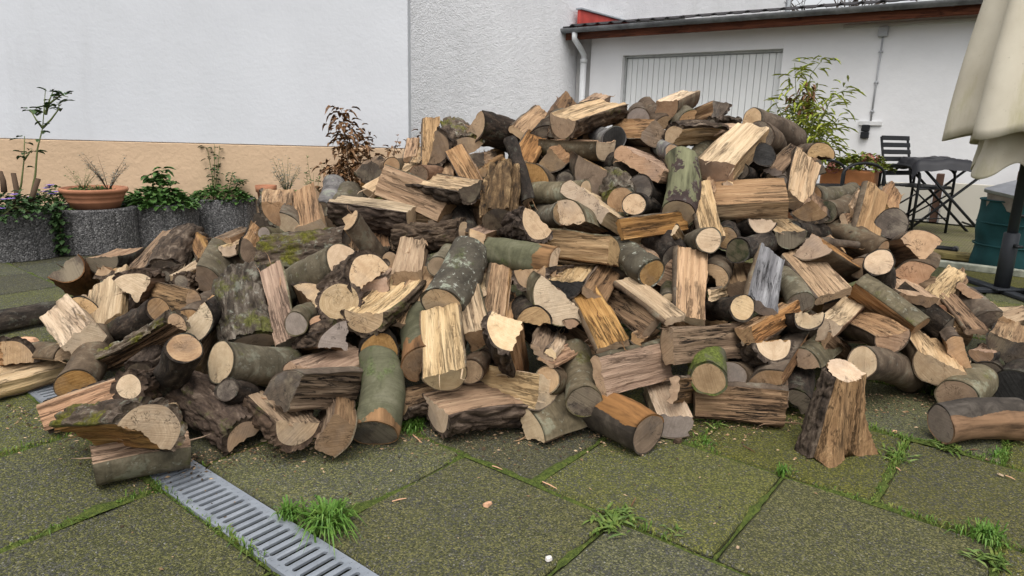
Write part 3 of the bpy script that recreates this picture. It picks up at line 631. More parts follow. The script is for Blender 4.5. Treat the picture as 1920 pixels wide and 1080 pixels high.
def make_log(A, B, width, kind, dvec, wood, bark, end, seed, label, near=True):
    """A, B: end centres (world); width: extent across as seen from the camera"""
    rng = np.random.default_rng(seed)
    bm_, th, relief, rough = BARK[bark]
    L = float(np.linalg.norm(B - A)); X = nrm(B - A); mid = (A + B) / 2
    Z = dvec - X * np.dot(dvec, X)
    if np.linalg.norm(Z) < .05: Z = -FW - X * np.dot(-FW, X)
    Z = nrm(Z); Y = np.cross(Z, X)
    nx = (54 if rough else 24) if near else (30 if rough else 16)
    nb = (74 if rough else 18) if near else (34 if rough else 13)
    ns = 26 if near else 14
    runs, closed = profile(kind, rng, nb, ns)
    # unique ring
    ring = []; spans = []
    for isb, pts in runs:
        if ring and not closed: pts = pts[1:]; st = len(ring) - 1
        else: st = len(ring)
        ring.extend(pts); spans.append((isb, st, len(ring) - 1))
    if not closed:
        ring = ring[:-1]; spans[-1] = (spans[-1][0], spans[-1][1], len(ring))   # last run wraps to 0
    ring = np.array(ring); m = len(ring)
    view = nrm(mid - CAM); sv = nrm(np.cross(X, view)); sl = np.array([sv @ Y, sv @ Z])
    ext = (ring @ sl).max() - (ring @ sl).min(); k = width / ext; k = min(k, .155)
    ring = ring * k
    # keep the middle of the outline on the axis between the end pixels
    cen = (ring.max(0) + ring.min(0)) / 2
    off = -cen if kind != 'R' else np.zeros(2)
    # outward normals of the ring
    nx_, pv = np.roll(ring, -1, 0), np.roll(ring, 1, 0); tg = nx_ - pv; nr = np.stack([tg[:, 1], -tg[:, 0]], 1); nr /= np.linalg.norm(nr, axis=1)[:, None] + 1e-9
    if np.sum((ring - ring.mean(0)) * nr) < 0: nr = -nr
    xs = np.linspace(-L / 2, L / 2, nx)
    tp = rng.uniform(-.06, .06); bend = rng.uniform(-.002, .002, 2) * (1 if kind in 'SBQ' else 4.5 if kind == 'R' else 2.0)
    G = np.zeros((nx, m, 3)); q = xs / (L / 2)
    base = ring[None] * (1 + tp * q)[:, None, None] + bend[None, None] * ((1 - q ** 2) * 2)[:, None, None]
    tl = rng.uniform(-.12, .12, (2, 2))
    isb_v = np.zeros(m, bool)
    for isb, s0, s1 in spans:
        if isb:
            for j in range(s0, s1 + 1): isb_v[j % m] = True
    P = np.stack([np.repeat(xs[:, None], m, 1), base[..., 0], base[..., 1]], -1)
    so = seed * 3.7 % 91
    warp = fbm(P * np.array([4, 6, 6]) + so, seed, 2) * .0042 + fbm(P * np.array([7, 95, 95]) + so, seed + 5, 2) * .0030
    fib = fbm(P * np.array([3.5, 38, 38]) + so, seed + 9, 2); warp = warp + np.where(fib > .15, .0022 + (fib - .15) * .008, 0) - np.where(fib < -.35, .003, 0)
    lump = fbm(P * np.array([8, 10, 10]) + so, seed + 3, 2) * (.007 if kind == 'R' else .004)
    dsp = np.where(isb_v[None], lump, warp)
    base = base + nr[None] * dsp[..., None]
    tilt = np.where(q[:, None] < 0, (base @ tl[0]), (base @ tl[1])) * np.abs(q)[:, None] ** 3
    G[..., 0] = xs[:, None] + tilt; G[..., 1:] = base
    # knots / swellings on smooth bark
    offv = np.array([0, off[0], off[1]])
    root = empty('firewood_log')
    M = Matrix(((X[0], Y[0], Z[0], mid[0]), (X[1], Y[1], Z[1], mid[1]), (X[2], Y[2], Z[2], mid[2]), (0, 0, 0, 1)))
    root.matrix_world = M @ Matrix.Translation(offv)
    tag(root, label, 'log', 'split firewood logs heaped on the paving')
    for isb, s0, s1 in spans:
        cols = [j % m for j in range(s0, s1 + 1)]
        if closed: cols = list(range(m)) + [0]
        S = G[:, cols]
        a, b = S.shape[:2]
        if not isb:
            F = [(i * b + j, i * b + j + 1, (i + 1) * b + j + 1, (i + 1) * b + j) for i in range(a - 1) for j in range(b - 1)]
            make_mesh('split_face', S.reshape(-1, 3), F, WOOD[wood], root)
        else:
            rad = S[..., 1:] - (np.zeros(2) if kind in 'RHQ' else ring.mean(0)); rad = rad / (np.linalg.norm(rad, axis=-1, keepdims=True) + 1e-9)
            if kind == 'S': rad = np.broadcast_to(np.array([1.0, 0]), rad.shape)
            U = np.stack([S[..., 0] , S[..., 1], S[..., 2]], -1)
            if bark == 'x':
                pp = np.stack([U[..., 0] * 5, rad[..., 0] * 3.2, rad[..., 1] * 3.2], -1) + so
                hgt = fbm(pp + vnoise(pp * .7, 3)[..., None] * .8, seed + 21, 3); dis = th + relief * np.sign(hgt) * np.abs(hgt) ** .7 - .02 * np.exp(-((vnoise(pp * .6, seed) - .3) / .12) ** 2)
            elif rough:
                kk = max(k, .05) / .021
                pp = np.stack([U[..., 0] * 15, rad[..., 0] * kk, rad[..., 1] * kk], -1) + so
                pp = pp + np.stack([vnoise(pp * .8, seed + 2) * .3, vnoise(pp * .8 + 9, seed + 4) * .6, vnoise(pp * .8 + 5, seed + 6) * .6], -1)
                n1 = np.abs(vnoise(pp, seed + 21)); n2 = np.abs(vnoise(pp * np.array([2.6, .9, .9]) + 31, seed + 22)); r2 = fbm(pp * 2.2, seed + 23, 2)
                sm = lambda q_, e: np.clip(q_ / e, 0, 1) ** .8
                hgt = sm(n1, .34) * (.55 + .45 * sm(n2, .2)) * .95 + r2 * .16
                dis = th * .35 + relief * hgt
            else:
                dis = th + relief * fbm(U * 30 + so, seed + 31, 2)
                kn = rng.uniform(0, 1)
                if kind in 'RH' and kn < .5:       # a branch knot
                    kc = U[rng.integers(a // 4, max(a // 4 + 1, 3 * a // 4)), rng.integers(b // 4, max(b // 4 + 1, 3 * b // 4))]
                    dd = np.linalg.norm(U - kc, axis=-1); dis = dis + .012 * np.exp(-(dd / .022) ** 2) - .008 * np.exp(-(dd / .008) ** 2)
            U[..., 1:] = S[..., 1:] + rad * dis[..., None]
            nV = a * b; V = [U.reshape(-1, 3)]; F = [(i * b + j, i * b + j + 1, (i + 1) * b + j + 1, (i + 1) * b + j) for i in range(a - 1) for j in range(b - 1)]
            o = nV
            for edge_out, edge_in in (([j for j in range(b)], S[0]), ([(a - 1) * b + j for j in range(b)], S[-1])):
                V.append(edge_in); F += [(edge_out[j], edge_out[j + 1], o + j + 1, o + j) for j in range(b - 1)]; o += b
            if not closed:
                for eo, ei in (([i * b for i in range(a)], S[:, 0]), ([i * b + b - 1 for i in range(a)], S[:, -1])):
                    V.append(ei); F += [(eo[i], eo[i + 1], o + i + 1, o + i) for i in range(a - 1)]; o += a
            make_mesh('bark', np.concatenate(V), F, bm_, root)
    if not closed and rng.uniform() < .6:                   # torn fibres lifting off the split faces
        sp = MB()
        for _ in range(rng.integers(3, 9)):
            cand = [j for j in range(m) if not isb_v[j]]; j = cand[rng.integers(len(cand))]; i0 = rng.integers(0, nx); p0 = G[i0, j]; sg = -1 if i0 > nx / 2 else 1
            if rng.uniform() < .35: i0 = 0 if rng.uniform() < .5 else nx - 1; p0 = G[i0, j]; sg = -1 if i0 == 0 else 1
            ln_ = rng.uniform(.02, .075); w_ = rng.uniform(.0012, .0035); n3 = np.array([0, nr[j, 0], nr[j, 1]]); t3 = np.array([0, -nr[j, 1], nr[j, 0]])
            p1 = p0 + np.array([sg * ln_ * .6, 0, 0]) + n3 * ln_ * rng.uniform(.02, .12) + t3 * ln_ * rng.uniform(-.1, .1); p2 = p0 + np.array([sg * ln_, 0, 0]) + n3 * ln_ * rng.uniform(.05, .3) + t3 * ln_ * rng.uniform(-.2, .2)
            sp.tube([p0 - n3 * .002, p1, p2], [w_, w_ * .7, w_ * .1], 4, False)
        so2 = sp.build('splinters', WOOD[wood], root); so2['kind'] = 'stuff'
    for e_i, row, code in ((0, 0, end), (1, -1, end if rng.uniform() < .5 else ('T' if end in 'PYKR' else end))):
        Rg = G[row]; c = Rg.mean(0)
        inn = c + (Rg - c) * .55
        V = np.concatenate([Rg, inn, c[None]])
        F = [(j, (j + 1) % m, m + (j + 1) % m, m + j) for j in range(m)] + [(m + j, m + (j + 1) % m, 2 * m) for j in range(m)]
        make_mesh('cut_end', V, F, ENDS[code], root, False)
    return root

def log_min_z(A, B, wd):
    u = nrm(B - A); s = math.sqrt(max(0, 1 - u[2] ** 2)); return min(A[2], B[2]) - wd / 2 * s
AXES = dict(u=IU, d=-IU, l=-IR, r=IR, f=-FW, b=FW)
L0 = .31
def place(pa, pb, wpx, kind, code, dz, gnd=False):
    cx, cy = (pa[0] + pb[0]) / 2, (pa[1] + pb[1]) / 2
    d = heap_depth(cx, cy) - dz
    def solve(d):
        wd = wpx / FPX * d; dc = d + (.25 if kind in 'RHQ' else .1) * wd
        lat = math.hypot(pb[0] - pa[0], pb[1] - pa[1]) / FPX * dc
        dd = math.sqrt(max(0, L0 ** 2 - lat ** 2)) if lat < L0 else 0
        dd = min(dd, .26)
        return at(pa[0], pa[1], dc - dd / 2), at(pb[0], pb[1], dc + dd / 2), wd
    A, B, wd = solve(d)
    f = {'S': .5, 'H': .75, 'B': .75, 'Q': .8}.get(kind, 1.0)
    if gnd == 'F':                                          # lies flat on the paving
        zc = .05
        for _ in range(8):
            A, B = ground(*pa, zc), ground(*pb, zc); d = float(((A + B) / 2 - CAM) @ FW); wd = wpx / FPX * d; zc = wd * {'R': .5, 'H': .40, 'Q': .42, 'S': .48, 'B': .42}[kind]
        if np.linalg.norm(B - A) > .36: m_ = (A + B) / 2; u_ = nrm(B - A); A, B = m_ - u_ * .18, m_ + u_ * .18
        if np.linalg.norm(B - A) < .20: m_ = (A + B) / 2; u_ = nrm(B - A); A, B = m_ - u_ * .10, m_ + u_ * .10
    elif gnd:
        lo, hi = 1.0, 4.5
        for _ in range(40):
            md = (lo + hi) / 2; A, B, wd = solve(md)
            if log_min_z(A, B, wd * f) > 0: lo = md
            else: hi = md
    else:
        for _ in range(60):
            if log_min_z(A, B, wd * f) > -.005: break
            d *= .985; A, B, wd = solve(d)
    dv = sum(AXES[c] for c in code)
    return A, B, wd, dv, d

def build_logs(table):
    for idx, line in enumerate(table.strip().split('\n')):
        spec, label = line.split('|'); t = spec.split()
        o1 = CROP[t[0]]; pa = (o1[0] + float(t[1]) / 4, o1[1] + float(t[2]) / 4); r = t[3:]
        o2 = o1
        if r[0] in CROP: o2 = CROP[r[0]]; r = r[1:]
        pb = (o2[0] + float(r[0]) / 4, o2[1] + float(r[1]) / 4); wpx = float(r[2]) / 4
        kind, code, wood, bark, end, dz = r[3:9]
        g = dz[-1] if dz[-1] in 'GF' else ''; dz = float(dz.rstrip('GF') or 0)
        A, B, wd, dv, d = place(pa, pb, wpx, kind, code, dz, g)
        root = make_log(A, B, wd, kind, dv, wood, bark, end, 100 + idx * 7, label, d < 2.75)
        M = np.array(root.matrix_world); zmin = 1e9
        for ch in root.children:
            co = np.empty(len(ch.data.vertices) * 3); ch.data.vertices.foreach_get('co', co); zmin = min(zmin, (co.reshape(-1, 3) @ M[2, :3]).min() + M[2, 3])
        if g or zmin < 0:                                   # settle on the paving, sliding along the line of sight
            c = np.array(root.matrix_world.translation); v = c - CAM; k_ = zmin / max(.05, -v[2]); c2 = c + v * np.clip(k_, -.12, .12)
            c2[2] += -(zmin + (c2[2] - c[2])) + .001
            root.location = Vector(c2)

def build_fillers():
    """logs deep in the gaps, and the back of the heap"""
    rng = np.random.default_rng(5)
    lab = 'firewood log half seen in the dark gaps between the front logs'
    n = 0
    for x in range(230, 1800, 72):
        yf, yt = _ip(FOOT, x), _ip(TOPY, x)
        ys = np.arange(yt + 50, yf - 20, 84)
        for y in ys:
            px, py = x + rng.uniform(-30, 30), y + rng.uniform(-25, 25)
            d = heap_depth(px, py) + rng.uniform(.14, .23); c = at(px, py, d)
            if c[2] < .10: continue
            a = rng.uniform(0, math.pi); u = nrm(IR * math.cos(a) + IU * math.sin(a) * .6 + FW * rng.uniform(-.6, .6))
            A, B = c - u * .155, c + u * .155
            topz = at(px, _ip(TOPY, px), _ip(TOPD, px))[2] - .12; ov = max(A[2], B[2]) + .05 - topz
            if ov > 0: A[2] -= ov; B[2] -= ov
            z = min(A[2], B[2]) - .06
            if z < 0: A[2] -= z; B[2] -= z
            kind = 'SHQB'[rng.integers(4)]; dv = rng.normal(0, 1, 3)
            make_log(A, B, rng.uniform(.08, .12), kind, dv, 'wtokt'[rng.integers(5)], 'rdbdb'[rng.integers(5)], 'WTKTO'[rng.integers(5)], 9000 + n * 3, lab, False)['group'] = 'logs buried inside the heap'
            n += 1
    # far slope
    lab2 = 'firewood log on the far slope behind the ridge of the heap'
    for x in range(470, 1680, 125):
        yt, dt = _ip(TOPY, x), _ip(TOPD, x); top = at(x, yt, dt); H = top[2]
        r = 1
        while True:
            z = H - .14 - .15 * r
            if z < .05 or r > 2: break
            p = top + np.array([0, .20 * r + .02, 0]) + rng.normal(0, .03, 3); p[2] = max(.07, z + rng.uniform(-.03, .02))
            a = rng.uniform(0, math.pi); u = nrm(np.array([math.cos(a), math.sin(a) * .8, rng.uniform(-.35, .1)]))
            A, B = p - u * .155, p + u * .155; zz = min(A[2], B[2]) - .06
            if zz < 0: A[2] -= zz; B[2] -= zz
            ov = max(A[2], B[2]) + .07 - (H - .10)              # stay below the ridge
            if ov > 0: A[2] -= ov; B[2] -= ov
            make_log(A, B, rng.uniform(.09, .13), 'SHQB'[rng.integers(4)], rng.normal(0, 1, 3), 'wtpko'[rng.integers(5)], 'rdbsb'[rng.integers(5)], 'TPWTO'[rng.integers(5)], 19000 + n * 3, lab2, False)['group'] = 'logs on the far slope'
            n += 1; r += 1
LOGS = """
a 520 360 640 475 250 H rd w o D 0|half log with dark lichen-covered cut face at the far left edge of the heap
a 770 310 985 235 150 H db t d D 0|tan half log with blackened end, leaning on the far left of the heap
a 775 345 940 400 90 Q bd o r T .03|small orange splintered wedge in front of the blackened-end log on the left
a 880 365 1030 330 70 R f t s T -.05|thin pale round log peeking out behind the orange splinter on the left
a 1030 370 1290 90 150 Q rd w b T .05|long weathered four-sided billet pointing up at the left shoulder of the heap
a 1260 370 1440 100 220 R f w r D 0|dark reddish rough-bark log beside the long weathered billet
a 1540 215 1470 80 120 Q bd o r T .05|small orange-brown wedge perched above the rough-bark log on the left
a 775 800 835 430 260 S f p b T .1|whitish deeply cracked slab standing upright near the left end
a 1000 475 1260 470 200 Q ub w r P .08|wedge log with oval sawn end facing left, behind the cracked white slab
a 1450 590 1140 500 190 H b w b T .1|brown half log with its sawn end turned right, above the mossy fork
a 1330 720 730 1035 150 H ulb w M T .17|long half log with bright green moss along its back at the left front
a 1190 640 770 880 160 R f w d O .1|black forked branch with torn orange end above the mossy half log
a 640 880 460 665 270 B uff p b P .2|clean freshly split pale block lying alone at the left front
a 560 620 -160 750 150 H uf w d D 0F|long charred black log lying on the paving at the left edge of the picture
a 620 580 700 625 90 Q d w b T 0|small tan log end behind the charred black log
a 630 640 720 730 130 Q bu k d T 0|dark pinkish wedge tucked behind the clean pale block
a 520 960 90 930 110 H u t b T .05|grey flat bark slab lying in front of the clean pale block
b -150 270 465 110 230 B uf p b P 0F|long pale freshly split log lying at the left edge beside the drain
a 110 985 -80 980 140 Q bu o r T -.05|tan wedge cut off by the left picture edge above the long pale log
b 570 245 720 -110 250 R f w b O .1|round branch log with a knot and orange-tan end over the drain
a 1060 1120 1340 800 180 R f w r D .04|dark furrowed log behind the mossy half log at the left front
a 1385 935 1215 1310 215 R f w d O .1|upright smooth dark log with orange sawn top at the left front
a 1470 770 1590 650 180 H dr t d P .08|half log with pale sawn face above the upright smooth dark log
a 1440 690 1620 550 130 Q bu w b T .06|brown wedge with a pale edge beside the big mossy bark slab
a 1560 440 1665 240 260 Q ur p s W .08|pale grey smooth-bark quarter log with brown end on the left shoulder
a 1330 410 1565 280 90 B uf p b P .02|narrow pale split stick behind the pale grey quarter log
a 1360 435 1510 415 95 R f w r D .02|short rough-bark log end under the narrow pale stick
a 1240 390 1410 360 70 R f w r D 0|thin red-brown branch below the dark reddish rough-bark log
b 320 500 960 270 175 B f k r W 0|pinkish brown split board lying across the drain at the left front
b 970 260 1175 215 170 R f t r P .1|short thin round log with pale end between two front left logs
b 1140 540 650 560 300 H ub o M R .12|mossy half log showing fine year rings at the left front corner
b 700 875 1425 745 280 H d k s P 0F|green-grey half log lying lowest, at the upper end of the grate
b 1820 610 1330 250 290 H fu w r T .05|thick furrowed-bark half log sloping down at the left front
d 130 400 660 420 300 R f w s P .1|smooth grey round log with slanted pale end below the mossy bark slab
b 1310 500 1290 415 90 B f p b P .0|small pale split end poking up beside the year-ring log
c 575 280 610 165 270 Q ld t M T .02|quarter log with broad tan end at the back left, in front of the flower pot
c 640 370 690 265 190 Q ru t b P .03|pale three-cornered sawn end under the broad tan quarter log
c 830 405 785 125 200 B f t b P .03|upright split billet with a pale right edge at the back left
c 900 275 985 65 170 R f w n D -.02|silver-grey bark log standing behind the upright split billet
c 970 360 1115 105 210 H uf t s T 0|pale green smooth half log with tan end next to the silver-grey bark
c 1570 310 1025 235 240 Q fdd p r P .1|dark thick-barked quarter log with pale top, pointing right above centre left
c 1830 280 1360 80 240 Q ub t s T .04|long brown split wedge sloping right, on the upper left of the heap
m 1320 770 1690 545 110 B uf p M P .02|long pale split strip climbing to the ridge behind the brown wedge
e 730 810 320 735 180 H dbd p r D .12|pale flat-topped half log with black bark edge on the upper left
c 1070 520 450 600 290 H fu w M D .05|big horizontal log with deep mossy furrows at centre left
c 1010 600 580 850 230 H uf w s P .1|smooth beige-barked log with torn end leaning at centre left
c 1225 695 850 920 210 H ul o r P .15|rough-bark half log with clean pale sawn end at centre left
c 1020 945 1105 1065 270 R f w r R .1|round log with ringed tan end facing up, under the rough-bark half log
c 1100 325 1360 700 150 Q rf t b T .1|slim grey square billet leaning down from the dark thick-barked log
c 1300 845 1375 755 180 B f k b K .05|pinkish block with flat end beside the ringed round log
f 430 140 -70 180 150 H f w r T .08|thin dark red-brown bark slab lying above centre left
c 1540 790 1590 505 230 B f t M T .06|upright tan split slab with moss down its right side
c 1220 1090 1530 835 250 H d p r P .14|long black-furrowed half log with pale top at lower centre left
c 1450 1110 1690 695 190 S f t b T .08|long brown split plank beside the black-furrowed half log
f 275 690 475 285 300 R f w L P .2|dark lichen-spotted log with green crust standing at the centre
c 330 1270 270 760 390 H f w M T .12|broad upright bark slab covered with green moss at left front
c 630 1280 505 735 160 Q rb k s D .1|pinkish split log with green bark strip right of the broad mossy slab
c 370 600 435 470 270 H ld t d W .02|half log with broad tan-brown sawn face on the left shoulder
c 195 565 305 520 90 B uf p b P .02|small pale chunk on top of the left shoulder
c 270 525 335 475 80 B uf p b P 0|smaller pale cube behind the small pale chunk on the left shoulder
c 145 505 340 425 120 B uf w b T -.02|weathered fibrous split piece on the left shoulder near the planters
c 460 430 710 440 85 R f w s G .02|knobbly thin grey branch lying along the left shoulder
c 70 600 145 515 90 B uf p b P 0|pale splinter block behind the pale grey quarter log
c 1300 560 1300 395 170 Q b w d D -.08|dark split log standing in the gap behind the slim grey billet
c 1110 625 1090 415 70 B f w b G -.02|narrow grey stick next to the slim grey billet
f 245 400 335 225 140 R f w s T .06|small green-barked log behind the lichen-spotted log
c 1410 640 1375 575 110 R f t d T -.08|little round end deep in the gap left of the tan slab
d 700 110 865 15 155 R f w s G .1|thin smooth round log with grey disc end, right of the mossy slab
d 850 90 1030 120 90 B f k b K .04|short pinkish torn chunk beside the grey disc end
d 1000 225 750 270 200 Q lu w r G .06|wedge with grey triangular sawn face in the lower left centre
d 760 500 1160 330 270 S uf k b K .08|broad pinkish split slab above the green upright log
d 600 610 1090 600 300 Q ub w b D .16|grey-weathered split log with dark triangular end at the lower left
d 1285 940 1320 365 320 R f w G D .1G|upright round log with green bark above and peeled orange base
d 700 930 450 690 290 H dbl t r T .08|brown wedge-shaped half log with curved tan end on the paving
d 1000 950 1015 735 250 B f w b W .03|brown split chunk beneath the grey-weathered log
d 1325 315 1330 240 250 R f t d O -.02|half-hidden log with arched brown end above the green upright log
d 1580 400 1560 60 210 H lf w G O .1|short green and orange barked log with pointed lower end
g 310 370 275 -120 310 H b p b Y .2|bright cream split slab standing at the lower centre
g -60 570 480 445 170 H ddb w r T 0|long low half log with brown top behind the green tuft
g 230 640 800 550 300 H dddb t r P 0F|half log with pale top and black bark lying at the front centre
d 180 610 440 670 160 R f w d D -.03|dark log in the hollow behind the thick furrowed half log
e 430 610 435 255 135 S f t b T .05|square tan post standing upright on the heap's left summit
e 500 480 600 450 230 H rb w r W .06|dark bark log with square brown end beside the tan post
e 705 475 600 330 170 Q u w M T .03|mossy-topped log with tan end beside the tan post
e 755 340 1070 430 240 H df t d T .06|large half log with blackened underside on the left summit
e 1085 365 1270 210 165 S f k b P .03|pale pink split plank tilted on the summit left of the ridge top
e 1370 225 1440 120 170 Q d w b W -.02|dark brown ridge-shaped wedge behind the pale pink plank
e 1420 320 1800 195 205 H ddb p r T .16|big cream flat-topped log on the summit in front of the downpipe
e 1600 175 1725 100 120 B uf k b P .0|splintery torn chunk behind the big cream summit log
e 1340 310 1400 240 160 R f w s D .05|short log with lichen-grey end left of the big cream summit log
e 1110 575 1225 380 180 S f o b P .08|orange-brown split plank leaning below the pale pink plank
e 1150 870 1010 405 100 H fl o d T .16|narrow dark bark stick leaning through the upper middle
e 1745 490 1310 465 150 H ddddb t s P .08|flat-topped log with smooth grey-green belly below the cream summit log
e 1330 570 1450 485 160 Q d o b O .1|wedge with orange-brown three-cornered face below the pink plank
e 1180 665 1365 665 155 H u w b O .02|dark brown half log with rough end below the orange-faced wedge
e 1440 700 1520 680 100 R f w d D -.03|dark round log end in the gap of the upper middle
e 1645 695 1555 625 240 Q lb t b W .04|smooth tan block with rounded corner in the upper middle
e 1585 805 1150 820 155 R f w s P .1|long smooth dark green round log across the upper middle
e 950 1030 990 645 235 R f w x D .14|rotten twisted log with torn black hollow at the upper middle
e 815 875 605 480 140 S f t b T .1|long pale tan plank leaning on the upper left
e 340 665 530 665 100 R f w o W .05|thin reddish peeled log under the tan post
e 560 725 560 600 90 S f o b T .04|narrow tan stick right of the reddish peeled log
e 830 640 960 565 95 Q bd o s T .06|small tan jagged wedge above the rotten twisted log
e 270 555 300 405 100 S f t b T 0|tan slab left of the square tan post on the skyline
e 310 580 365 465 70 S f p b P .02|thin pale slat leaning beside the square tan post
e 140 600 300 565 110 R f w b T 0|round log end near the dry brown shrub
m 1340 605 1410 550 160 Q d w d D 0|dark triangular log end in front of the dry brown shrub
e 1000 610 960 590 80 R f w s G .05|small green log tip beside the narrow dark bark stick
e 1865 860 1780 720 190 R f w M O .06|mossy round log with orange end in the upper middle right
e 1900 600 1630 600 210 R f w d D -.03|thick blackish mossy log in the shadow below the summit
h 210 440 50 390 155 R f w n X .08|round log with sooty black end on the summit
e 800 560 890 540 130 Q ld t d D -.05|dark log in the shadow under the blackened half log
e 1420 955 1270 960 170 R f w s O .05|smooth round log with tan face behind the pale three-cornered log
e 1455 975 1660 1060 200 Q ur w s P .16|pale three-cornered quarter log pointing at the viewer in the middle
e 1590 865 1880 1050 160 S uf p b P .04|long cream split plank lying right of the pale three-cornered log
f 960 90 790 150 240 H dl w r P .14|half log with clean pale end and reddish rough bark in the middle
f 440 225 400 -10 170 R f w d D -.05|dark mossy trunk piece standing behind the red-brown bark slab
e 765 720 720 555 75 S f t b T .03|narrow brown lath beside the long pale tan plank
e 1250 385 1315 285 130 Q bu w d D -.02|dark splintered wedge behind the big cream summit log
f 1115 365 590 285 220 H f k G P .18|green-grey log with peeled pinkish right end across the centre
f 1555 305 1040 260 215 Q ub t s T .12|split log with brown front and green top edge at the centre
f 1845 450 1580 250 190 R f w L O .12|lichen-crusted round log with small orange end right of centre
f 540 180 660 140 170 Q b k b P .08|pink-tan wedge tip above the green-grey peeled log
f 640 905 720 400 195 S f t b T .1|tall tan split plank standing at the centre
f 930 490 1160 475 140 H d t r T .06|half log with tan end under the green-grey peeled log
f 1195 565 1300 450 220 H dbd p d X .12|log with a black end and fresh pale top right of centre
f 1400 625 1520 425 190 S f w b T .12|brown split block leaning behind the yellow fibrous plank
f 1560 1010 1335 590 240 S f o b T .2|yellow-brown fibrous plank leaning at the centre right
f 1120 700 1000 595 220 H ld w s P .1|half log with round-edged pale end under the black-ended log
f 960 765 890 670 215 H u o d O .08|knotty brown half-round end in the centre hollow
f 1240 830 1255 735 130 Q u k b K .04|small pinkish triangle end below the pale round-edged log
f 750 870 835 1185 240 Q fl o r P .16|upright quarter log with pale top and furrowed bark at the lower centre
f 1010 1050 1085 875 180 S f w b T .12|short brown split piece right of the upright quarter log
f 1085 1060 1165 915 80 S f p b P .1|small pale split edge beside the short brown piece
g 1060 240 1350 95 120 S uf k b K .1|pinkish flat board lying below the yellow fibrous plank
f 540 940 450 545 190 Q rb p s T .15|whitish split log with green bark edge left of the tall tan plank
f 560 605 570 470 90 S f p b P .05|short pale slat between the lichen-spotted log and tall tan plank
f 780 835 770 610 140 S f t b T .03|tan splinter board behind the tall tan plank
i 505 845 120 555 150 S uuf p b P .16|long white split stick sloping down right of centre
i 330 900 10 690 190 S f w b W .08|dark brown plank under the long white split stick
i 220 990 335 930 110 B uf o b O .08|small orange-tan chunk above the broad pinkish plank
g 1440 340 1960 215 310 S f k s T .14|broad pinkish split plank with green upper edge at the lower middle
g 480 310 585 130 160 R f w b T .03|brown round log in the shade behind the cream slab
g 1045 450 540 340 240 Q db p b P .08|pale split log lying at the lower centre behind the front logs
g 1065 370 1200 340 200 R f w b T .05|short round log with tan disc end behind the quarter block
g 1340 540 1260 180 250 R f w s D .1|bent smooth grey log with peeled patches at the lower middle
g 940 720 1255 610 320 Q fu k s P 0F|grey-green quarter block with pale end lying at the front centre
g 1815 770 1340 560 300 R u o C W 0F|charred round log with orange streak and brown end at the front
j 250 760 130 470 280 B f p b G 0G|pale upright block with grey foot behind the charred round log
h 515 390 250 400 195 Q d o b W .1|orange-brown wedge log with dark end below the summit
h 385 290 410 245 150 R f w b G .02|grey arched log end on the skyline below the top block
h 565 335 425 190 150 Q ul k b T .04|brown-barked quarter log pointing up left of the top block
h 580 220 750 140 165 Q dr p b K .1|topmost block with cracked tan end and splintered pale top
h 765 300 645 275 150 Q ul o s O .1|smooth-barked wedge with orange end right below the topmost block
h 985 200 790 275 125 Q rd o r D .02|furrowed dark log jutting right against the garage door
h 640 410 985 410 150 H ub p r P .14|cream half log with round end and dark bark rim near the summit
h 640 540 540 455 115 R f w n T .1|slim silvery round log under the cream half log
h 975 695 1240 415 290 B uuf p b K .2|large pale block with flat face to the sky at the upper right
h 1235 300 1580 460 180 R f w b P .02|long round log with pale end on the right skyline by the bamboo
h 1300 420 1400 490 185 R f w b D .08|round log with dark brown disc end on the right skyline
h 1330 560 1250 660 165 R f w d X .06|hollow black-ended log right of the large pale block
h 1380 690 1575 505 110 S uf w b G .1|curled thin grey bark slab on the right slope
h 1755 530 1575 545 115 H u w b T .04|half log with tan end poking right beside the bamboo
h 1725 650 1615 600 105 Q b w d D .02|short dark log below the half log by the bamboo
h 1560 930 1635 610 215 H b p b T .12|speckled pale slab leaning at the right shoulder
h 1495 890 960 920 290 B fu t b T .14|big fibrous tan split log at the upper right
h 680 1010 708 595 225 R f w y P .16|upright log with flaking green and purple bark at the upper right
i 775 230 h 835 775 165 S f p b P .16|tall cream splinter plank right of the flaking-bark log
h 375 625 640 690 190 S uf k b K .06|pinkish curved slab left of the flaking-bark log
h 400 805 550 865 170 R f w d D .03|dark-barked log end left of the flaking-bark log
h 355 930 490 965 145 R f w d P .06|round log with pale oval end left of the flaking-bark log
i 90 165 575 95 160 S f o b O .14|orange-brown pointed plank lying across the middle right
h 800 640 895 500 115 R f w s G .04|short dark branch left of the large pale block
h 900 825 965 745 120 B f t b T .05|tan chunk below the large pale block
h 1060 795 1135 695 90 B f p b P .05|pale chunk below the hollow black-ended log
h 1160 690 1290 720 105 R f w d D .02|black branch below the hollow black-ended log
h 970 370 1140 360 65 S uf k b K .02|pinkish slat on the ridge behind the cream half log
h 940 318 1125 322 50 R f w r D -.02|thin dark bark strip on the ridge against the garage door
h 1460 760 1492 615 85 R f w b G .06|narrow smooth log beside the speckled pale slab
k 340 140 630 105 125 R f w s T .02|grey-green round log on the right shoulder under the chairs
k 430 270 585 220 155 R f w b M .04|round log with green-black end on the right shoulder
k 310 270 310 175 240 Q d w r O .08|quarter log with rusty rough end on the right shoulder
k 620 260 695 135 95 S f t b T .02|pale slat behind the clean plank on the right shoulder
k 700 490 800 105 195 S f t b T .12|clean tan plank leaning on the right shoulder
k 860 250 930 115 150 B f o M O .02|mossy rotten chunk at the right shoulder's edge
k 930 355 840 445 205 R f w d D .06|thick log with dark weathered disc end on the right edge
k 570 345 655 285 95 S f t b T .02|small tan split bit beside the clean tan plank
i 610 845 622 340 250 S f k b P .16|rectangular smooth sawn-looking plank standing at the middle right
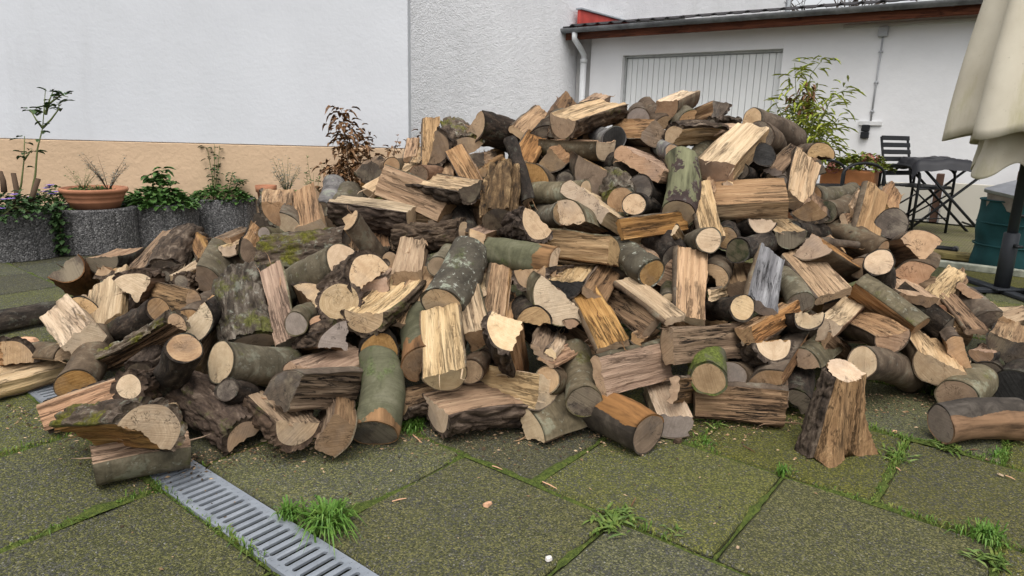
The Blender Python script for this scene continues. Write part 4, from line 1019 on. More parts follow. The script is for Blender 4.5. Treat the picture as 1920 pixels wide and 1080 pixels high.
i 820 490 890 375 195 H ur w b T .06|half log with tan oval end right of the rectangular plank
i 760 655 905 615 80 S f p b P .1|thin pale wood flake below the tan oval end
i 760 240 625 275 175 R f w s P .16|round log with cracked pale disc end at the middle right
i 885 225 870 165 140 R f w d O .03|small round log with orange end behind the cracked disc
i 1155 130 930 200 125 H df w d P .06|dark half log with pale end right of the tall splinter plank
i 1365 235 1200 105 180 H dddb p s D .06|greenish half log with pale top in the right slope
i 975 330 1225 245 155 R f w d M .1|mossy dark round log in the right slope
i 1130 750 1220 340 235 S f g b G .18|silver-grey weathered split slab in the right slope
i 1440 720 1300 500 175 R f w s D .06|smooth green round log under the big split board
i 1690 670 1395 340 255 S f t b T .16|big rectangular brown split board on the right slope
i 1545 285 1835 470 195 Q d o b K .16|roof-shaped yellow-brown wedge above the big split board
i 1310 262 1885 280 50 H f o b O .14|thin reddish bark stick lying across the right slope
i 1010 745 770 760 165 R f w d P .12|dark round log with clean pale end under the rectangular plank
i 1040 945 1390 745 175 Q db o x O .16|rotten yellow-crusted log at the lower right middle
i 1510 845 1290 890 135 H df w d P .1|half-moon pale log end right of the rotten yellow log
i 1630 900 1810 735 165 Q dr p o P .12|split log with reddish bark side at the lower right
l 930 290 590 160 225 H dbd o b K .18|large yellow half log with flat top at the lower right
j 205 160 750 110 260 B f w b T .14|squared brown block with a dark knot hole at the lower middle
i 500 385 350 220 205 R f w d D .02|blackish knotted trunk in the gap left of the rectangular plank
i 500 165 592 290 70 S f p b P .1|pale pointed flake beside the cracked pale disc
k 190 395 430 430 115 R f w d X .03|rotted dark log with hollow end on the right slope
k 855 570 480 395 175 R f w b T .08|long brown round log sloping down on the right
i 1000 610 960 400 160 Q b w d W -.02|dark split log in the gap left of the silver-grey slab
i 440 690 460 535 110 H ul p s P .03|green-edged pale piece left of the rectangular plank
k 690 690 830 595 145 R f w b T .05|smooth brown log behind the upright dark round log
k 840 645 840 885 195 R f w d P .14|short dark log standing upright with a clean pale top
k 1150 530 880 575 230 Q ub o b K .1|reddish split quarter with tan end at the right edge
k 1090 735 1135 645 245 Q u t b K .1|tan three-cornered log end below the reddish quarter
k 1130 930 950 815 170 S uf t b W .1|tan split board below the three-cornered end on the right
k 1100 1155 660 835 240 Q urf o s T .18|large green-grey barked quarter log with orange side at the right
l 1350 235 k 970 910 200 H dl p d D .1|curved dark bark log with pale edge right of the green-grey quarter
k 1175 1010 1420 1010 115 R f w o O .06|rust-red barked log at the lower right tail
k 1225 945 1400 740 155 B uf p b P .06|jagged pale split log at the right tail
k 1380 890 1435 750 125 B f t b T .02|tan block behind the jagged pale log on the right tail
l 1570 215 k 1330 890 130 S uf w b T .1|thin grey split slab sloping in the right tail
l 1650 130 k 1440 895 180 Q ub w b D .06|dark brown split block in the right tail
k 1510 870 1620 965 70 S uf k b K .02|short pinkish slat behind the right tail
l 1760 135 1940 75 135 B uf t b T .0|tan split piece near the right picture edge
l 1690 60 2000 50 60 S uf p b P -.05|pale plank lying on the paving at the right picture edge
l 1800 345 1860 215 300 H dbd o d D .08|half log with dark sawn face and orange top at the right edge
l 1860 615 1960 550 265 R f w d X 0F|black-ended round log on the paving at the right edge
l 1600 400 1690 345 140 H d k d W .02|reddish half log in the dark hollow at the right
l 1650 530 1730 410 190 R f w d D -.02|dark log in the hollow left of the black-ended round log
l 1265 520 1130 300 300 H ddl p b P .14|pale half log with a knot on its flat face at the lower right
l 1440 470 1365 325 160 S f t b T .03|tan fibrous slab behind the knotted pale half log
l 700 440 1070 550 235 R f w b P .06|round log with pale disc end behind the stump
l 1420 700 1570 565 245 R f w s T 0F|short smooth round log with tan end above the peeled orange log
l 1290 895 1900 875 285 R u o E G 0F|peeled orange log with a dark bark strip at the lower right corner
j 405 560 1075 610 270 S f w b P 0F|dark brown grooved plank log standing on edge at the front
j 510 400 565 165 255 R f w m T .12|short round log wrapped in bright green moss behind the grooved plank
j 1015 190 690 225 145 H ddb o r P .06|half log with black bark and orange top at the lower middle right
j 960 445 1160 150 215 Q lf o b O .1|leaning brown-barked log with orange split top left of the stump
j 675 380 930 320 210 R f w b G .02|grey smooth log in the shade behind the mossy round log
j 1240 265 1390 150 210 Q ur t s T .08|quarter log with flat tan and grey top behind the stump
j 1210 555 1225 275 180 H f w d D .04|dark barked log standing in the shade left of the stump
j 1400 110 1545 225 140 S f w b W .03|brown split piece behind the stump
j 250 485 395 480 190 S f w b T .02|brown split log end left of the grooved plank
j 1060 545 1105 375 110 S f w b W .05|brown split stick under the leaning brown-barked log
"""
build_logs(LOGS)
build_fillers()

# ------------------------------------------------------------------ upright stump block in front
def build_stump():
    base = ground(1556, 842); root = empty('stump_block', base)
    tag(root, 'flared stump block with pale sawn top standing alone at the front right', 'stump')
    nz, na = 64, 150; H = .250; rows = []
    an = np.linspace(0, 2 * math.pi, na + 1)[:-1]          # 0 = image right, -90 = towards the camera
    ga = lambda c, w_: np.exp(-((np.angle(np.exp(1j * (an - R(c)))) / w_) ** 2))
    for i in range(nz):
        h = i / (nz - 1); fl = (1 - h) ** 1.6
        r = .052 + .030 * (1 - h) + .006 * np.cos(an - R(-75)) + .008 * ga(-80, .25)
        r = r + fl * (.030 * ga(-12, .6) + .026 * ga(-118, .42) + .022 * ga(-165, .5) + .02 * ga(95, .6)) + (1 - h) ** 4 * (.050 * ga(-8, .35) + .022 * ga(-112, .3))
        r = r - (.034 * (1 - h) ** .6) * ga(-60, .24) - .022 * ga(-34, .16) * math.exp(-((h - .30) / .2) ** 2)
        for c_, d0, d1 in ((-58, .066, .036), (28, .085, .044)):      # split faces: flat planes cut into the round
            lim = (d0 + (d1 - d0) * h ** .7) / np.maximum(np.cos(an - R(c_)), .05); r = np.where(np.cos(an - R(c_)) > .05, np.minimum(r, lim + fl * (.045 * ga(-6, .4) + .02 * ga(-112, .3))), r)
        cx, cy = .016 * h, .010 * h
        P = np.stack([cx + r * np.cos(an), cy + r * np.sin(an), np.full(na, h * H)], 1)
        nr = np.stack([np.cos(an), np.sin(an), np.zeros(na)], 1)
        wv = vnoise(P * 11, 4) * .9
        q = np.stack([np.cos(an) * 6.5 + wv, np.sin(an) * 6.5 + wv, np.full(na, h * 1.6)], 1)
        grv = fbm(q * 1.4, 9, 3); side = ga(-15, .75)
        sw = np.sin((P[:, 2] * 150 - r * 260 + fbm(P * 16, 8, 2) * 5)) * .0022 * side * (1 - h)
        P = P + nr * (grv * (.004 + .006 * side) + sw + fbm(P * 13, 19, 2) * .005 * (.3 + fl))[:, None]
        P[:, 2] += h * .020 * np.sin(an) - h * .004 * np.cos(an)
        if i == 0: P[:, 2] += np.clip(.03 * ga(-62, .25) + .006 * fbm(P * 25, 3, 2), 0, 1)
        rows.append(P)
    V = np.array(rows)
    jag = [(255 + 7 * math.sin(i * .31) + 5 * math.sin(i * .83 + 1)) for i in range(nz)]
    def sel(a0, a1): return [j % na for j in range(int(round(a0 / 360 * na)), int(round(a1 / 360 * na)) + 1)]
    M_SW = wood_mat('stump_wood', (.45, .295, .15), (.30, .185, .088), (.10, .056, .027), crack=.4)
    for name, cols, mat, push in (('bark', sel(170, 222), BARK['r'][0], .010), ('split_face', sel(221, 530), M_SW, 0)):
        S = V[:, cols].copy(); b = len(cols)
        if push:
            d = S - V.mean(1)[:, None]; d[..., 2] = 0; d /= np.linalg.norm(d, axis=-1, keepdims=True) + 1e-9
            pp = S * np.array([62, 62, 17]); n1 = np.abs(vnoise(pp + vnoise(pp * .7, 3)[..., None] * .7, 5))
            S = S + d * (.004 + .011 * np.clip(n1 / .28, 0, 1) + .003 * fbm(S * 70, 6, 2))[..., None]
            S[:, 0] = V[:, cols[0]]; e = V[:, cols[-1]]; S[:, -1] = e
            S[-1] = V[-1, cols] + d[-1] * .006
        F = [(i * b + j, i * b + j + 1, (i + 1) * b + j + 1, (i + 1) * b + j) for i in range(nz - 1) for j in range(b - 1)]
        # the wood shader runs its grain along X: build the mesh lying down and stand it up
        S2 = np.stack([S[..., 2], S[..., 0], S[..., 1]], -1)
        o = make_mesh(name, S2.reshape(-1, 3), F, mat, root); o.matrix_local = Matrix(((0, 1, 0, 0), (0, 0, 1, 0), (1, 0, 0, 0), (0, 0, 0, 1)))
    T = V[-1]; c = T.mean(0); inn = c + (T - c) * .5; VV = np.concatenate([T, inn, c[None]]) ; n = na
    VV = np.stack([VV[:, 2], VV[:, 0] - c[0], VV[:, 1] - c[1]], 1)
    F = [(j, (j + 1) % n, n + (j + 1) % n, n + j) for j in range(n)] + [(n + j, n + (j + 1) % n, 2 * n) for j in range(n)]
    o = make_mesh('cut_end', VV, F, ENDS['P'], root, False); o.matrix_local = Matrix(((0, 1, 0, c[0]), (0, 0, 1, c[1]), (1, 0, 0, 0), (0, 0, 0, 1)))
build_stump()

# ------------------------------------------------------------------ chips and litter on the paving
def chip(px, py, ln, wd, th, mat, label, ang, name='wood_chip', cat='wood chip'):
    rng = random.Random(int(px * 7 + py)); n = 9; top = []; bot = []
    for i in range(n):
        a = 2 * math.pi * i / n; k = rng.uniform(.7, 1.15); x, y = math.cos(a) * ln / 2 * k, math.sin(a) * wd / 2 * k
        top.append((x * .86, y * .8, th * rng.uniform(.7, 1.3))); bot.append((x, y, 0))
    mb = MB(); mb.add(bot + top + [(0, 0, th * 1.3)], [(i, (i + 1) % n, n + (i + 1) % n, n + i) for i in range(n)] + [(n + i, n + (i + 1) % n, 2 * n) for i in range(n)] + [tuple(range(n - 1, -1, -1))])
    o = mb.build(name, mat); o.location = ground(px, py) + UP * .0005; o.rotation_euler = (0, 0, ang); tag(o, label, cat)
ORG = WOOD['o']; PAL = WOOD['p']
M_CHIP = simple('fresh_chip', (.62, .36, .22), .7, 0, .2, 40); M_WHITE = simple('pale_pebble', (.62, .58, .55), .7)
chip(914, 947, .034, .020, .006, M_CHIP, 'small orange wood chip lying on the slab right of the grass tuft', .9)
chip(1029, 1050, .022, .016, .007, M_WHITE, 'white pebble near the bottom edge of the paving', .3, 'pebble', 'pebble')
chip(1270, 829, .030, .020, .010, BARK['r'][0], 'dark bark crumb beside the pale upright block', .2, 'bark_crumb', 'bark')
chip(494, 827, .022, .014, .004, PAL, 'pale wood chip on the paving under the thick furrowed log', .4)
chip(584, 842, .014, .01, .003, PAL, 'tiny pale wood chip in front of the wedge-shaped half log', 1.4)
chip(1678, 810, .020, .014, .004, M_CHIP, 'orange wood chip on the slab right of the stump', .5)
chip(1876, 891, .020, .010, .003, PAL, 'pale leaf-shaped chip near the right edge of the paving', 2.2)
chip(1383, 1027, .012, .010, .003, PAL, 'tiny pale chip on the slab near the bottom middle', 1.0)
chip(50, 640, .09, .06, .016, M_CHIP, 'crumpled orange bark shavings behind the long pale log', .2, 'bark_shaving', 'bark')
for (x0, y0, x1, y1, lab) in [(1393, 837, 1416, 850, 'thin dark twig on the slab left of the stump'), (1184, 950, 1192, 935, 'short reddish twig above the dandelion weed'), (1017, 905, 1044, 918, 'pale dry straw lying in a joint below the quarter block'),
                              (774, 817, 790, 831, 'dry straw beside the tuft in front of the long low log'), (735, 942, 762, 936, 'pale straw left of the orange chip'), (1885, 893, 1903, 901, 'straw stalk beside the leaf-shaped chip'), (1680, 878, 1688, 884, 'short pale stick beside the weed right of the stump'), (1818, 845, 1834, 844, 'dark twig in front of the peeled orange log'), (923, 875, 942, 882, 'dry grass stalk in the joint left of the quarter block')]:
    q = MB(); a, b = ground(x0, y0), ground(x1, y1); m = (a + b) / 2 + UP * .004
    q.tube([a + UP * .003, m, b + UP * .003], [.0016, .0018, .001], 5); tag(q.build('twig', M_CHIP if 'pale' in lab or 'straw' in lab or 'dry' in lab else BARK['o'][0]), lab, 'twig')

# crumbs of bark, splinters and sawdust shed along the foot of the heap: too many and too small to count
db = MB(); rd_ = random.Random(77)
for _ in range(4200):
    x = rd_.uniform(10, 1910); y = _ip(FOOT, x) + abs(rd_.gauss(0, 22)) * (1 if rd_.random() < .88 else 3.6) - 8
    c = ground(x, y); a = rd_.uniform(0, 6.283); ln_ = rd_.choice([.003, .004, .005, .008, .012]) * rd_.uniform(.7, 1.4); w_ = ln_ * rd_.uniform(.2, .7)
    X_, Y_ = np.array([math.cos(a), math.sin(a), 0]), np.array([-math.sin(a), math.cos(a), 0]); h_ = w_ * .4
    db.add([c + X_ * ln_ / 2 + UP * .0005, c + Y_ * w_ / 2 + UP * .0005, c - X_ * ln_ / 2 + UP * .0005, c - Y_ * w_ / 2 + UP * .0005, c + UP * (h_ + .001)], [(0, 1, 4), (1, 2, 4), (2, 3, 4), (3, 0, 4)])
_t = NT('debris'); _i = _t.n('NewGeometry'); _c = _t.ramp(_i.outputs['Random Per Island'], [(0, (.03, .022, .015)), (.5, (.09, .06, .035)), (.75, (.30, .19, .10)), (1, (.55, .40, .25))]); _t = _t.done(_c, .9)
tag(db.build('wood_debris', _t), 'bark crumbs and splinters scattered along the foot of the heap', 'wood debris', kind='stuff')

# ------------------------------------------------------------------ weeds and tufts
def tuft(px, py, n, ln, spread, label, wd=.003, lean=.7, seed=1):
    q = MB(); r = random.Random(seed); blades(q, (0, 0, -.008), n, ln, spread, r, wd, lean)
    o = q.build('grass_tuft', M_GRASS); o.location = ground(px, py); tag(o, label, 'grass tuft')
tuft(614, 985, 300, .078, .026, 'big grass tuft spilling over the drain grate', .0028, .95, 3)
tuft(542, 968, 120, .05, .015, 'smaller dark grass tuft beside the drain grate', .0024, .7, 4)
tuft(770, 806, 130, .055, .022, 'green grass tuft in front of the long low half log', .0022, .7, 5)
tuft(1845, 1005, 200, .045, .026, 'low grass tuft in the joint at the right picture edge', .0022, .8, 6)
tuft(1120, 742, 60, .04, .03, 'little grass tuft in the shade behind the quarter block', .0022, .8, 7)
tuft(1868, 858, 25, .05, .016, 'sparse grass sprig in front of the peeled orange log', .002, .9, 8)
tuft(1468, 885, 60, .035, .012, 'grass sprout at the slab corner below the stump', .002, .7, 9)
tuft(1325, 830, 40, .03, .02, 'grass sprig beside the pale upright block', .002, .8, 13)
M_WEED = grass_mat('weed_leaf', (.06, .11, .02), (.11, .17, .035), (.20, .24, .06))
def weed(px, py, n, ln, label, seed):
    q = MB(); r = random.Random(seed)
    for i in range(n):
        a = 2 * math.pi * i / n + r.uniform(-.3, .3); el = r.uniform(.15, .6); d = np.array([math.cos(a) * math.cos(el), math.sin(a) * math.cos(el), math.sin(el)])
        p = np.array([r.gauss(0, .018), r.gauss(0, .018), .0]); leaf_quads(q, p, d, UP, ln * r.uniform(.5, 1.25), ln * r.uniform(.12, .26), .25, .25)
    o = q.build('dandelion_weed', M_WEED); o.location = ground(px, py); tag(o, label, 'weed')
weed(1140, 985, 40, .042, 'dandelion weed in the slab joint at the bottom centre', 2)
weed(1160, 965, 40, .036, 'upper leaf rosette beside the dandelion at the bottom centre', 3)
weed(1770, 838, 44, .045, 'leafy weed rosette at the cut end of the peeled orange log', 4)
weed(1680, 855, 30, .034, 'weed in the joint between the stump and the peeled log', 5)
weed(1850, 1050, 40, .04, 'weed rosette in the bottom right corner', 6)
weed(1265, 1002, 8, .03, 'tiny round-leaved weed in the bottom centre joint', 7)
weed(1340, 795, 20, .035, 'small weed in front of the dark grooved plank log', 8)

# ------------------------------------------------------------------ planters along the left wall
def planter_mat():
    t = NT('planter_aggregate'); v = t.coords((1, 1, 1)); c = t.n('TexVoronoi'); c.inputs['Scale'].default_value = 120; t.l(v, c.inputs['Vector'])
    s = t.n('SeparateColor'); t.l(c.outputs['Color'], s.inputs[0])
    col = t.ramp(s.outputs[0], [(0, (.045, .045, .046)), (.5, (.10, .098, .098)), (.85, (.165, .16, .16)), (1, (.27, .265, .26))])
    t.bump(t.math('SUBTRACT', 1.0, c.outputs['Distance']), .9, .008); return t.done(t.vary(col, .9, 1.1, .1), .9)
M_PLANT = planter_mat(); M_BED = simple('bed_soil', (.035, .026, .018), .95, 0, .4, 50, .8, 90)
def planter(px, py, rad, label, hgt=.30):
    c = ground(px, py); fwd = nrm(np.array([-c[0], -c[1], 0])); c = c - fwd * rad
    root = empty('planter_ring', c); tag(root, label, 'planter', 'concrete planter rings')
    q = MB(); n = 96; prof = [(rad - .05, .0), (rad - .05, hgt - .012), (rad - .04, hgt), (rad - .01, hgt), (rad, hgt - .01), (rad, 0)]
    V = []
    for r_, z in prof:
        row = []
        for k in range(n):
            a = 2 * math.pi * k / n; gr = (.008 if k % 8 == 0 else 0) if r_ >= rad - .012 else 0
            row.append([(r_ - gr) * math.cos(a), (r_ - gr) * math.sin(a), z])
        V.append(row)
    q.grid(np.array(V), False, True); q.build('ring', M_PLANT, root)
    q = MB(); q.lathe((0, 0, 0), [(rad - .048, hgt - .05), (rad * .5, hgt - .03), (.001, hgt - .02)], 24); q.build('soil_fill', M_BED, root)
    return c
PL = [planter(38, 491, .27, 'leftmost concrete planter ring under the rose and ground cover'), planter(184, 478, .275, 'concrete planter ring carrying the terracotta bowl'),
      planter(310, 463, .25, 'concrete planter ring with the tall bright green leafy plant'), planter(424, 447, .25, 'rightmost concrete planter ring with seed-head plant')]

def mk_leaf(name, a, b, c): return grass_mat(name, a, b, c)
L_GREEN = mk_leaf('leaf_green', (.035, .085, .02), (.06, .13, .03), (.11, .19, .05)); L_DARK = mk_leaf('leaf_dark', (.018, .045, .014), (.035, .075, .022), (.07, .115, .04))
L_BROWN = mk_leaf('leaf_dry', (.06, .03, .014), (.15, .075, .032), (.27, .15, .065)); L_GREYG = mk_leaf('leaf_grey_green', (.10, .13, .10), (.17, .20, .17), (.27, .29, .27))
L_YEL = mk_leaf('leaf_bamboo', (.13, .19, .025), (.28, .33, .045), (.48, .45, .08)); M_STEM = simple('green_stem', (.10, .12, .04), .7); M_TWIG = simple('brown_twig', (.085, .055, .035), .85)
M_PURP = simple('purple_petal', (.26, .17, .52), .6); M_PINK = simple('hydrangea_petal', (.42, .17, .13), .7, 0, .4, 60); M_TERRA = simple('terracotta', (.38, .17, .095), .8, 0, .18, 9, .2, 50)
def plant(name, label, base, stems, leaf, leafn, ln, wd, stem_mat=M_STEM, spread=.05, cat='plant', seed=1, srad=.005, droop=.2, extra=None, top_only=.15):
    """stems: polylines in metres relative to the base (x right, y away, z up)"""
    root = empty(name, base); tag(root, label, cat); r = random.Random(seed); q = MB(); lf = MB()
    for s in stems:
        pts = [np.asarray(p, float) for p in s]; m = len(pts); q.tube(pts, [srad * (1 - .75 * i / max(1, m - 1)) for i in range(m)], 6)
        for _ in range(leafn):
            k = r.uniform(top_only, 1) * (m - 1); i = min(int(k), m - 2); p = pts[i] + (pts[i + 1] - pts[i]) * (k - i)
            a = r.uniform(0, 6.283); el = r.uniform(-.3, .7); d = np.array([math.cos(a) * math.cos(el), math.sin(a) * math.cos(el), math.sin(el)])
            leaf_quads(lf, p + d * r.uniform(0, spread), d, UP, ln * r.uniform(.6, 1.2), wd * r.uniform(.7, 1.2), .2, droop * r.uniform(.5, 2))
    q.build('stems', stem_mat, root, True); lf.build('foliage', leaf, root)
    if extra:
        nm, pts, rad, mat = extra; e = MB()
        for p in pts:
            for k in range(5):
                a = 6.283 * k / 5; leaf_quads(e, np.asarray(p, float), np.array([math.cos(a), math.sin(a) - .5, .5]), UP, rad, rad * .7, .1, .1)
        e.build(nm, mat, root)
    return root
def pxs(base, lst, d):
    return [at(x, y, d) - base for x, y in lst]
r0 = random.Random(21)
bR = PL[0] + UP * .27; dR = float((bR - CAM) @ FW)
rose = plant('rose_bush', 'tall thorny rose with long bare stems at the far left', bR, [pxs(bR, s, dR + dd) for s, dd in [
    ([(52, 395), (66, 330), (70, 280), (80, 240), (85, 170)], 0), ([(80, 240), (95, 225), (110, 205), (111, 190)], 0), ([(80, 240), (68, 225), (56, 205)], .02), ([(86, 200), (98, 190), (115, 178), (128, 182)], 0), ([(86, 215), (92, 190), (100, 170)], .02),
    ([(30, 390), (40, 345), (45, 300), (46, 255)], .05), ([(45, 300), (60, 280)], .05), ([(86, 215), (82, 200)], 0)]], L_DARK, 7, .065, .04, M_STEM, .03, 'rose', 5, .008, .15, None, .55)
q = MB(); 
for s in ([(52, 398), (60, 370), (72, 335)], [(28, 395), (32, 360), (25, 325)], [(8, 360), (6, 340), (0, 322)]):
    q.tube(pxs(bR, s, dR - .02), [.018, .017, .015], 8)
q.build('pruned_stub', M_TWIG, rose, True)
def mound(name, label, base, n, rx, ry, rz, ln, wd, leaf, seed, flowers=None, cat='plant'):
    root = empty(name, base); tag(root, label, cat); lf = MB(); r = random.Random(seed)
    for _ in range(n):
        a, b = r.uniform(0, 6.283), r.random(); k = math.sqrt(r.random()); p = np.array([math.cos(a) * rx * k, math.sin(a) * ry * k, rz * (1 - k * k) * r.uniform(.4, 1.0)])
        d = np.array([math.cos(a) + r.gauss(0, .6), math.sin(a) + r.gauss(0, .6), r.uniform(-.3, .8)]); leaf_quads(lf, p, d, UP, ln * r.uniform(.6, 1.2), wd * r.uniform(.7, 1.2), .2, .2)
    lf.build('foliage', leaf, root); q = MB()
    for _ in range(12): a = r.uniform(0, 6.283); q.tube([(0, 0, -.02), (math.cos(a) * rx * .4, math.sin(a) * ry * .4, rz * .5), (math.cos(a) * rx * .8, math.sin(a) * ry * .8, rz * .3)], .003, 5)
    q.build('stems', M_STEM, root)
    if flowers:
        for _ in range(flowers):
            e = MB(); a = r.uniform(3.3, 6.1); k = r.uniform(.2, .95); p = np.array([math.cos(a) * rx * k, math.sin(a) * ry * k, rz * (1 - k * k) + .02])
            for j in range(5): t = 6.283 * j / 5; leaf_quads(e, p, np.array([math.cos(t), math.sin(t), .3]), UP, .032, .022, .05, .1)
            e.build('flower', M_PURP, root)
    return root
mound('ground_cover', 'dark leafy ground cover with purple flowers in the leftmost planter', PL[0] + np.array([-.04, -.1, .27]), 650, .38, .26, .17, .045, .034, L_DARK, 31, 14)
mound('bellflower', 'small purple bellflower cushion left of the terracotta bowl', (PL[0] + PL[1]) / 2 + np.array([-.02, .06, .30]), 320, .18, .18, .14, .035, .028, L_GREEN, 32, 12)
ivy = empty('ivy', ground(112, 480)); tag(ivy, 'ivy trailing down between the two leftmost planter rings', 'ivy'); lf = MB(); ri = random.Random(6)
for _ in range(130):
    z = ri.uniform(.02, .36); p = np.array([ri.gauss(0, .03) + .02, ri.gauss(0, .02), z]); leaf_quads(lf, p, np.array([ri.gauss(0, .6), -.8, ri.uniform(-.6, .3)]), UP, .04, .036, .15, .2)
lf.build('foliage', L_DARK, ivy); q = MB(); q.tube([(0, .02, 0), (.02, .01, .18), (.03, .02, .36)], .005, 5); q.build('stems', M_TWIG, ivy)
# terracotta bowl with lavender
bc = PL[1] + np.array([.055, -.05, .30]); bowl = empty('terracotta_bowl', bc); tag(bowl, 'wide shallow terracotta bowl standing on a planter ring', 'bowl')
q = MB(); q.lathe((0, 0, 0), [(.001, .0), (.15, .0), (.165, .04), (.172, .045), (.17, .05), (.18, .075), (.187, .08), (.185, .085), (.195, .105), (.205, .108), (.21, .125), (.205, .135), (.19, .135), (.183, .105), (.001, .10)], 48); q.build('bowl_body', M_TERRA, bowl, True)
q = MB(); q.lathe((0, 0, 0), [(.185, .108), (.1, .118), (.001, .122)], 24); q.build('soil_fill', M_BED, bowl)
rl = random.Random(9)
def spray(n, h, sp, r): return [[(0, 0, 0), (math.cos(a) * sp * .4, math.sin(a) * sp * .4, hh * .5), (math.cos(a) * sp, math.sin(a) * sp, hh)] for a, hh in [(r.uniform(0, 6.283), h * r.uniform(.6, 1.1)) for _ in range(n)]]
plant('lavender', 'grey lavender sprays growing out of the terracotta bowl', bc + np.array([.10, 0, .11]), spray(14, .24, .14, rl), L_GREYG, 26, .028, .005, M_TWIG, .01, 'lavender', 12, .0025, .05, None, .3)
plant('wiry_herb', 'wiry herb on the left side of the terracotta bowl', bc + np.array([-.06, -.02, .11]), spray(16, .16, .10, rl), L_GREEN, 10, .02, .006, M_STEM, .01, 'herb', 13, .0016, .05)
mound('bowl_moss', 'low green cushion filling the terracotta bowl', bc + np.array([-.01, -.03, .115]), 260, .15, .14, .03, .022, .01, L_GREEN, 14)
# leafy plants
b3 = PL[2] + np.array([-.06, -.02, .28]); d3 = float((b3 - CAM) @ FW)
plant('leafy_plant', 'tall bright green leafy plant in the third planter ring', b3, [pxs(b3, s, d3) for s in ([(300, 392), (302, 350), (304, 315)], [(300, 392), (290, 360), (284, 330)], [(300, 392), (318, 365), (320, 345)])], L_GREEN, 46, .075, .05, M_STEM, .03, 'plant', 15, .006, .3, None, .1)
mound('low_leafy_plant', 'leafy green mass at the foot of the tall green plant', PL[2] + np.array([.0, -.05, .27]), 420, .26, .22, .15, .06, .045, L_GREEN, 16)
b4 = PL[3] + np.array([-.1, -.03, .28]); d4 = float((b4 - CAM) @ FW)
plant('seed_head_plant', 'tall plant with brown seed heads in the rightmost planter ring', b4, [pxs(b4, s, d4) for s in ([(400, 375), (398, 330), (390, 285), (383, 272)], [(400, 375), (402, 320), (402, 270)], [(400, 375), (408, 320), (412, 272)], [(425, 375), (434, 335), (436, 322)], [(434, 340), (448, 338), (458, 345)])], L_DARK, 20, .045, .028, M_STEM, .03, 'plant', 17, .0045, .3, None, .05)
mound('clover_patch', 'low green clover in the rightmost planter ring', PL[3] + np.array([.0, -.04, .28]), 420, .24, .2, .12, .045, .035, L_GREEN, 18)
pp_ = at(500, 372, 5.25); pot = empty('terracotta_pot', pp_); tag(pot, 'small terracotta pot behind the heap on the left', 'flower pot')
q = MB(); q.lathe((0, 0, 0), [(.001, -.12), (.05, -.12), (.066, .05), (.076, .05), (.08, .10), (.072, .10), (.068, .06), (.001, .055)], 28); q.build('pot_body', M_TERRA, pot, True)
q = MB(); q.lathe((0, 0, -.36), [(.16, 0), (.13, .12), (.10, .24), (.001, .24)], 16); q.build('pot_base', M_BED, pot, True)
plant('silver_herb', 'silvery herb with dark seed heads beside the small terracotta pot', pp_ + np.array([.15, .03, .02]), spray(13, .27, .10, rl), L_GREYG, 26, .03, .007, M_STEM, .012, 'herb', 19, .003, .05, None, .2)
mound('green_rosette', 'bright green leaves beside the small terracotta pot', pp_ + np.array([.20, -.06, -.04]), 150, .12, .1, .10, .05, .04, L_GREEN, 20)
plant('wild_seedling', 'thin wild seedling left of the dry shrub', at(590, 395, 5.2), spray(6, .38, .07, rl), L_GREEN, 12, .03, .015, M_STEM, .01, 'plant', 23, .003, .1)
# dry shrub
bd = at(668, 430, 5.15); bd[2] = .1; dd_ = 5.1
plant('dry_shrub', 'withered brown shrub with curled leaves in front of the white wall', bd, [pxs(bd, s, dd_ + k * .03) for k, s in enumerate([[(668, 420), (655, 330), (648, 260), (640, 205)], [(668, 420), (640, 340), (622, 310)], [(668, 420), (680, 330), (668, 270)], [(668, 420), (652, 310), (634, 232)], [(668, 420), (700, 340), (690, 300)], [(668, 420), (612, 345)], [(665, 420), (672, 300), (660, 240)], [(668, 420), (640, 380), (610, 370)]])], L_BROWN, 95, .06, .04, M_TWIG, .10, 'shrub', 24, .006, .6, None, .18)
bd2 = at(745, 330, 5.2)
plant('dry_stalks', 'withered dark stalks behind the heap near the wall corner', bd2, [pxs(bd2, s, 5.2) for s in ([(700, 330), (692, 280), (691, 245)], [(705, 330), (702, 290)], [(735, 330), (740, 280), (747, 258)], [(745, 330), (738, 285), (728, 275)], [(760, 320), (775, 270), (790, 245)], [(740, 330), (720, 300)], [(750, 330), (755, 300)])], L_BROWN, 12, .045, .03, M_TWIG, .04, 'stalks', 25, .004, .5)

# ------------------------------------------------------------------ right side: bamboo, hydrangea, furniture, parasol
bb = at(1505, 320, 6.6); bb[2] = .35; bam = empty('bamboo', bb); tag(bam, 'yellow-green bamboo plant rising behind the heap by the garage', 'bamboo')
rb_ = random.Random(40); q = MB(); lf = MB()
cul = [[(1505, 330), (1498, 230), (1492, 165), (1490, 118)], [(1505, 330), (1512, 220), (1520, 140), (1545, 108)], [(1500, 330), (1480, 240), (1455, 195)], [(1510, 330), (1535, 230), (1562, 180), (1590, 165)], [(1512, 330), (1545, 250), (1572, 222)], [(1505, 330), (1505, 260), (1507, 200)], [(1500, 330), (1470, 260), (1440, 225)], [(1508, 330), (1530, 270), (1550, 235)], [(1505, 330), (1520, 250), (1530, 200)], [(1512, 330), (1550, 280), (1565, 262)], [(1508, 330), (1490, 230), (1475, 180)], [(1505, 330), (1500, 240), (1505, 170)]]
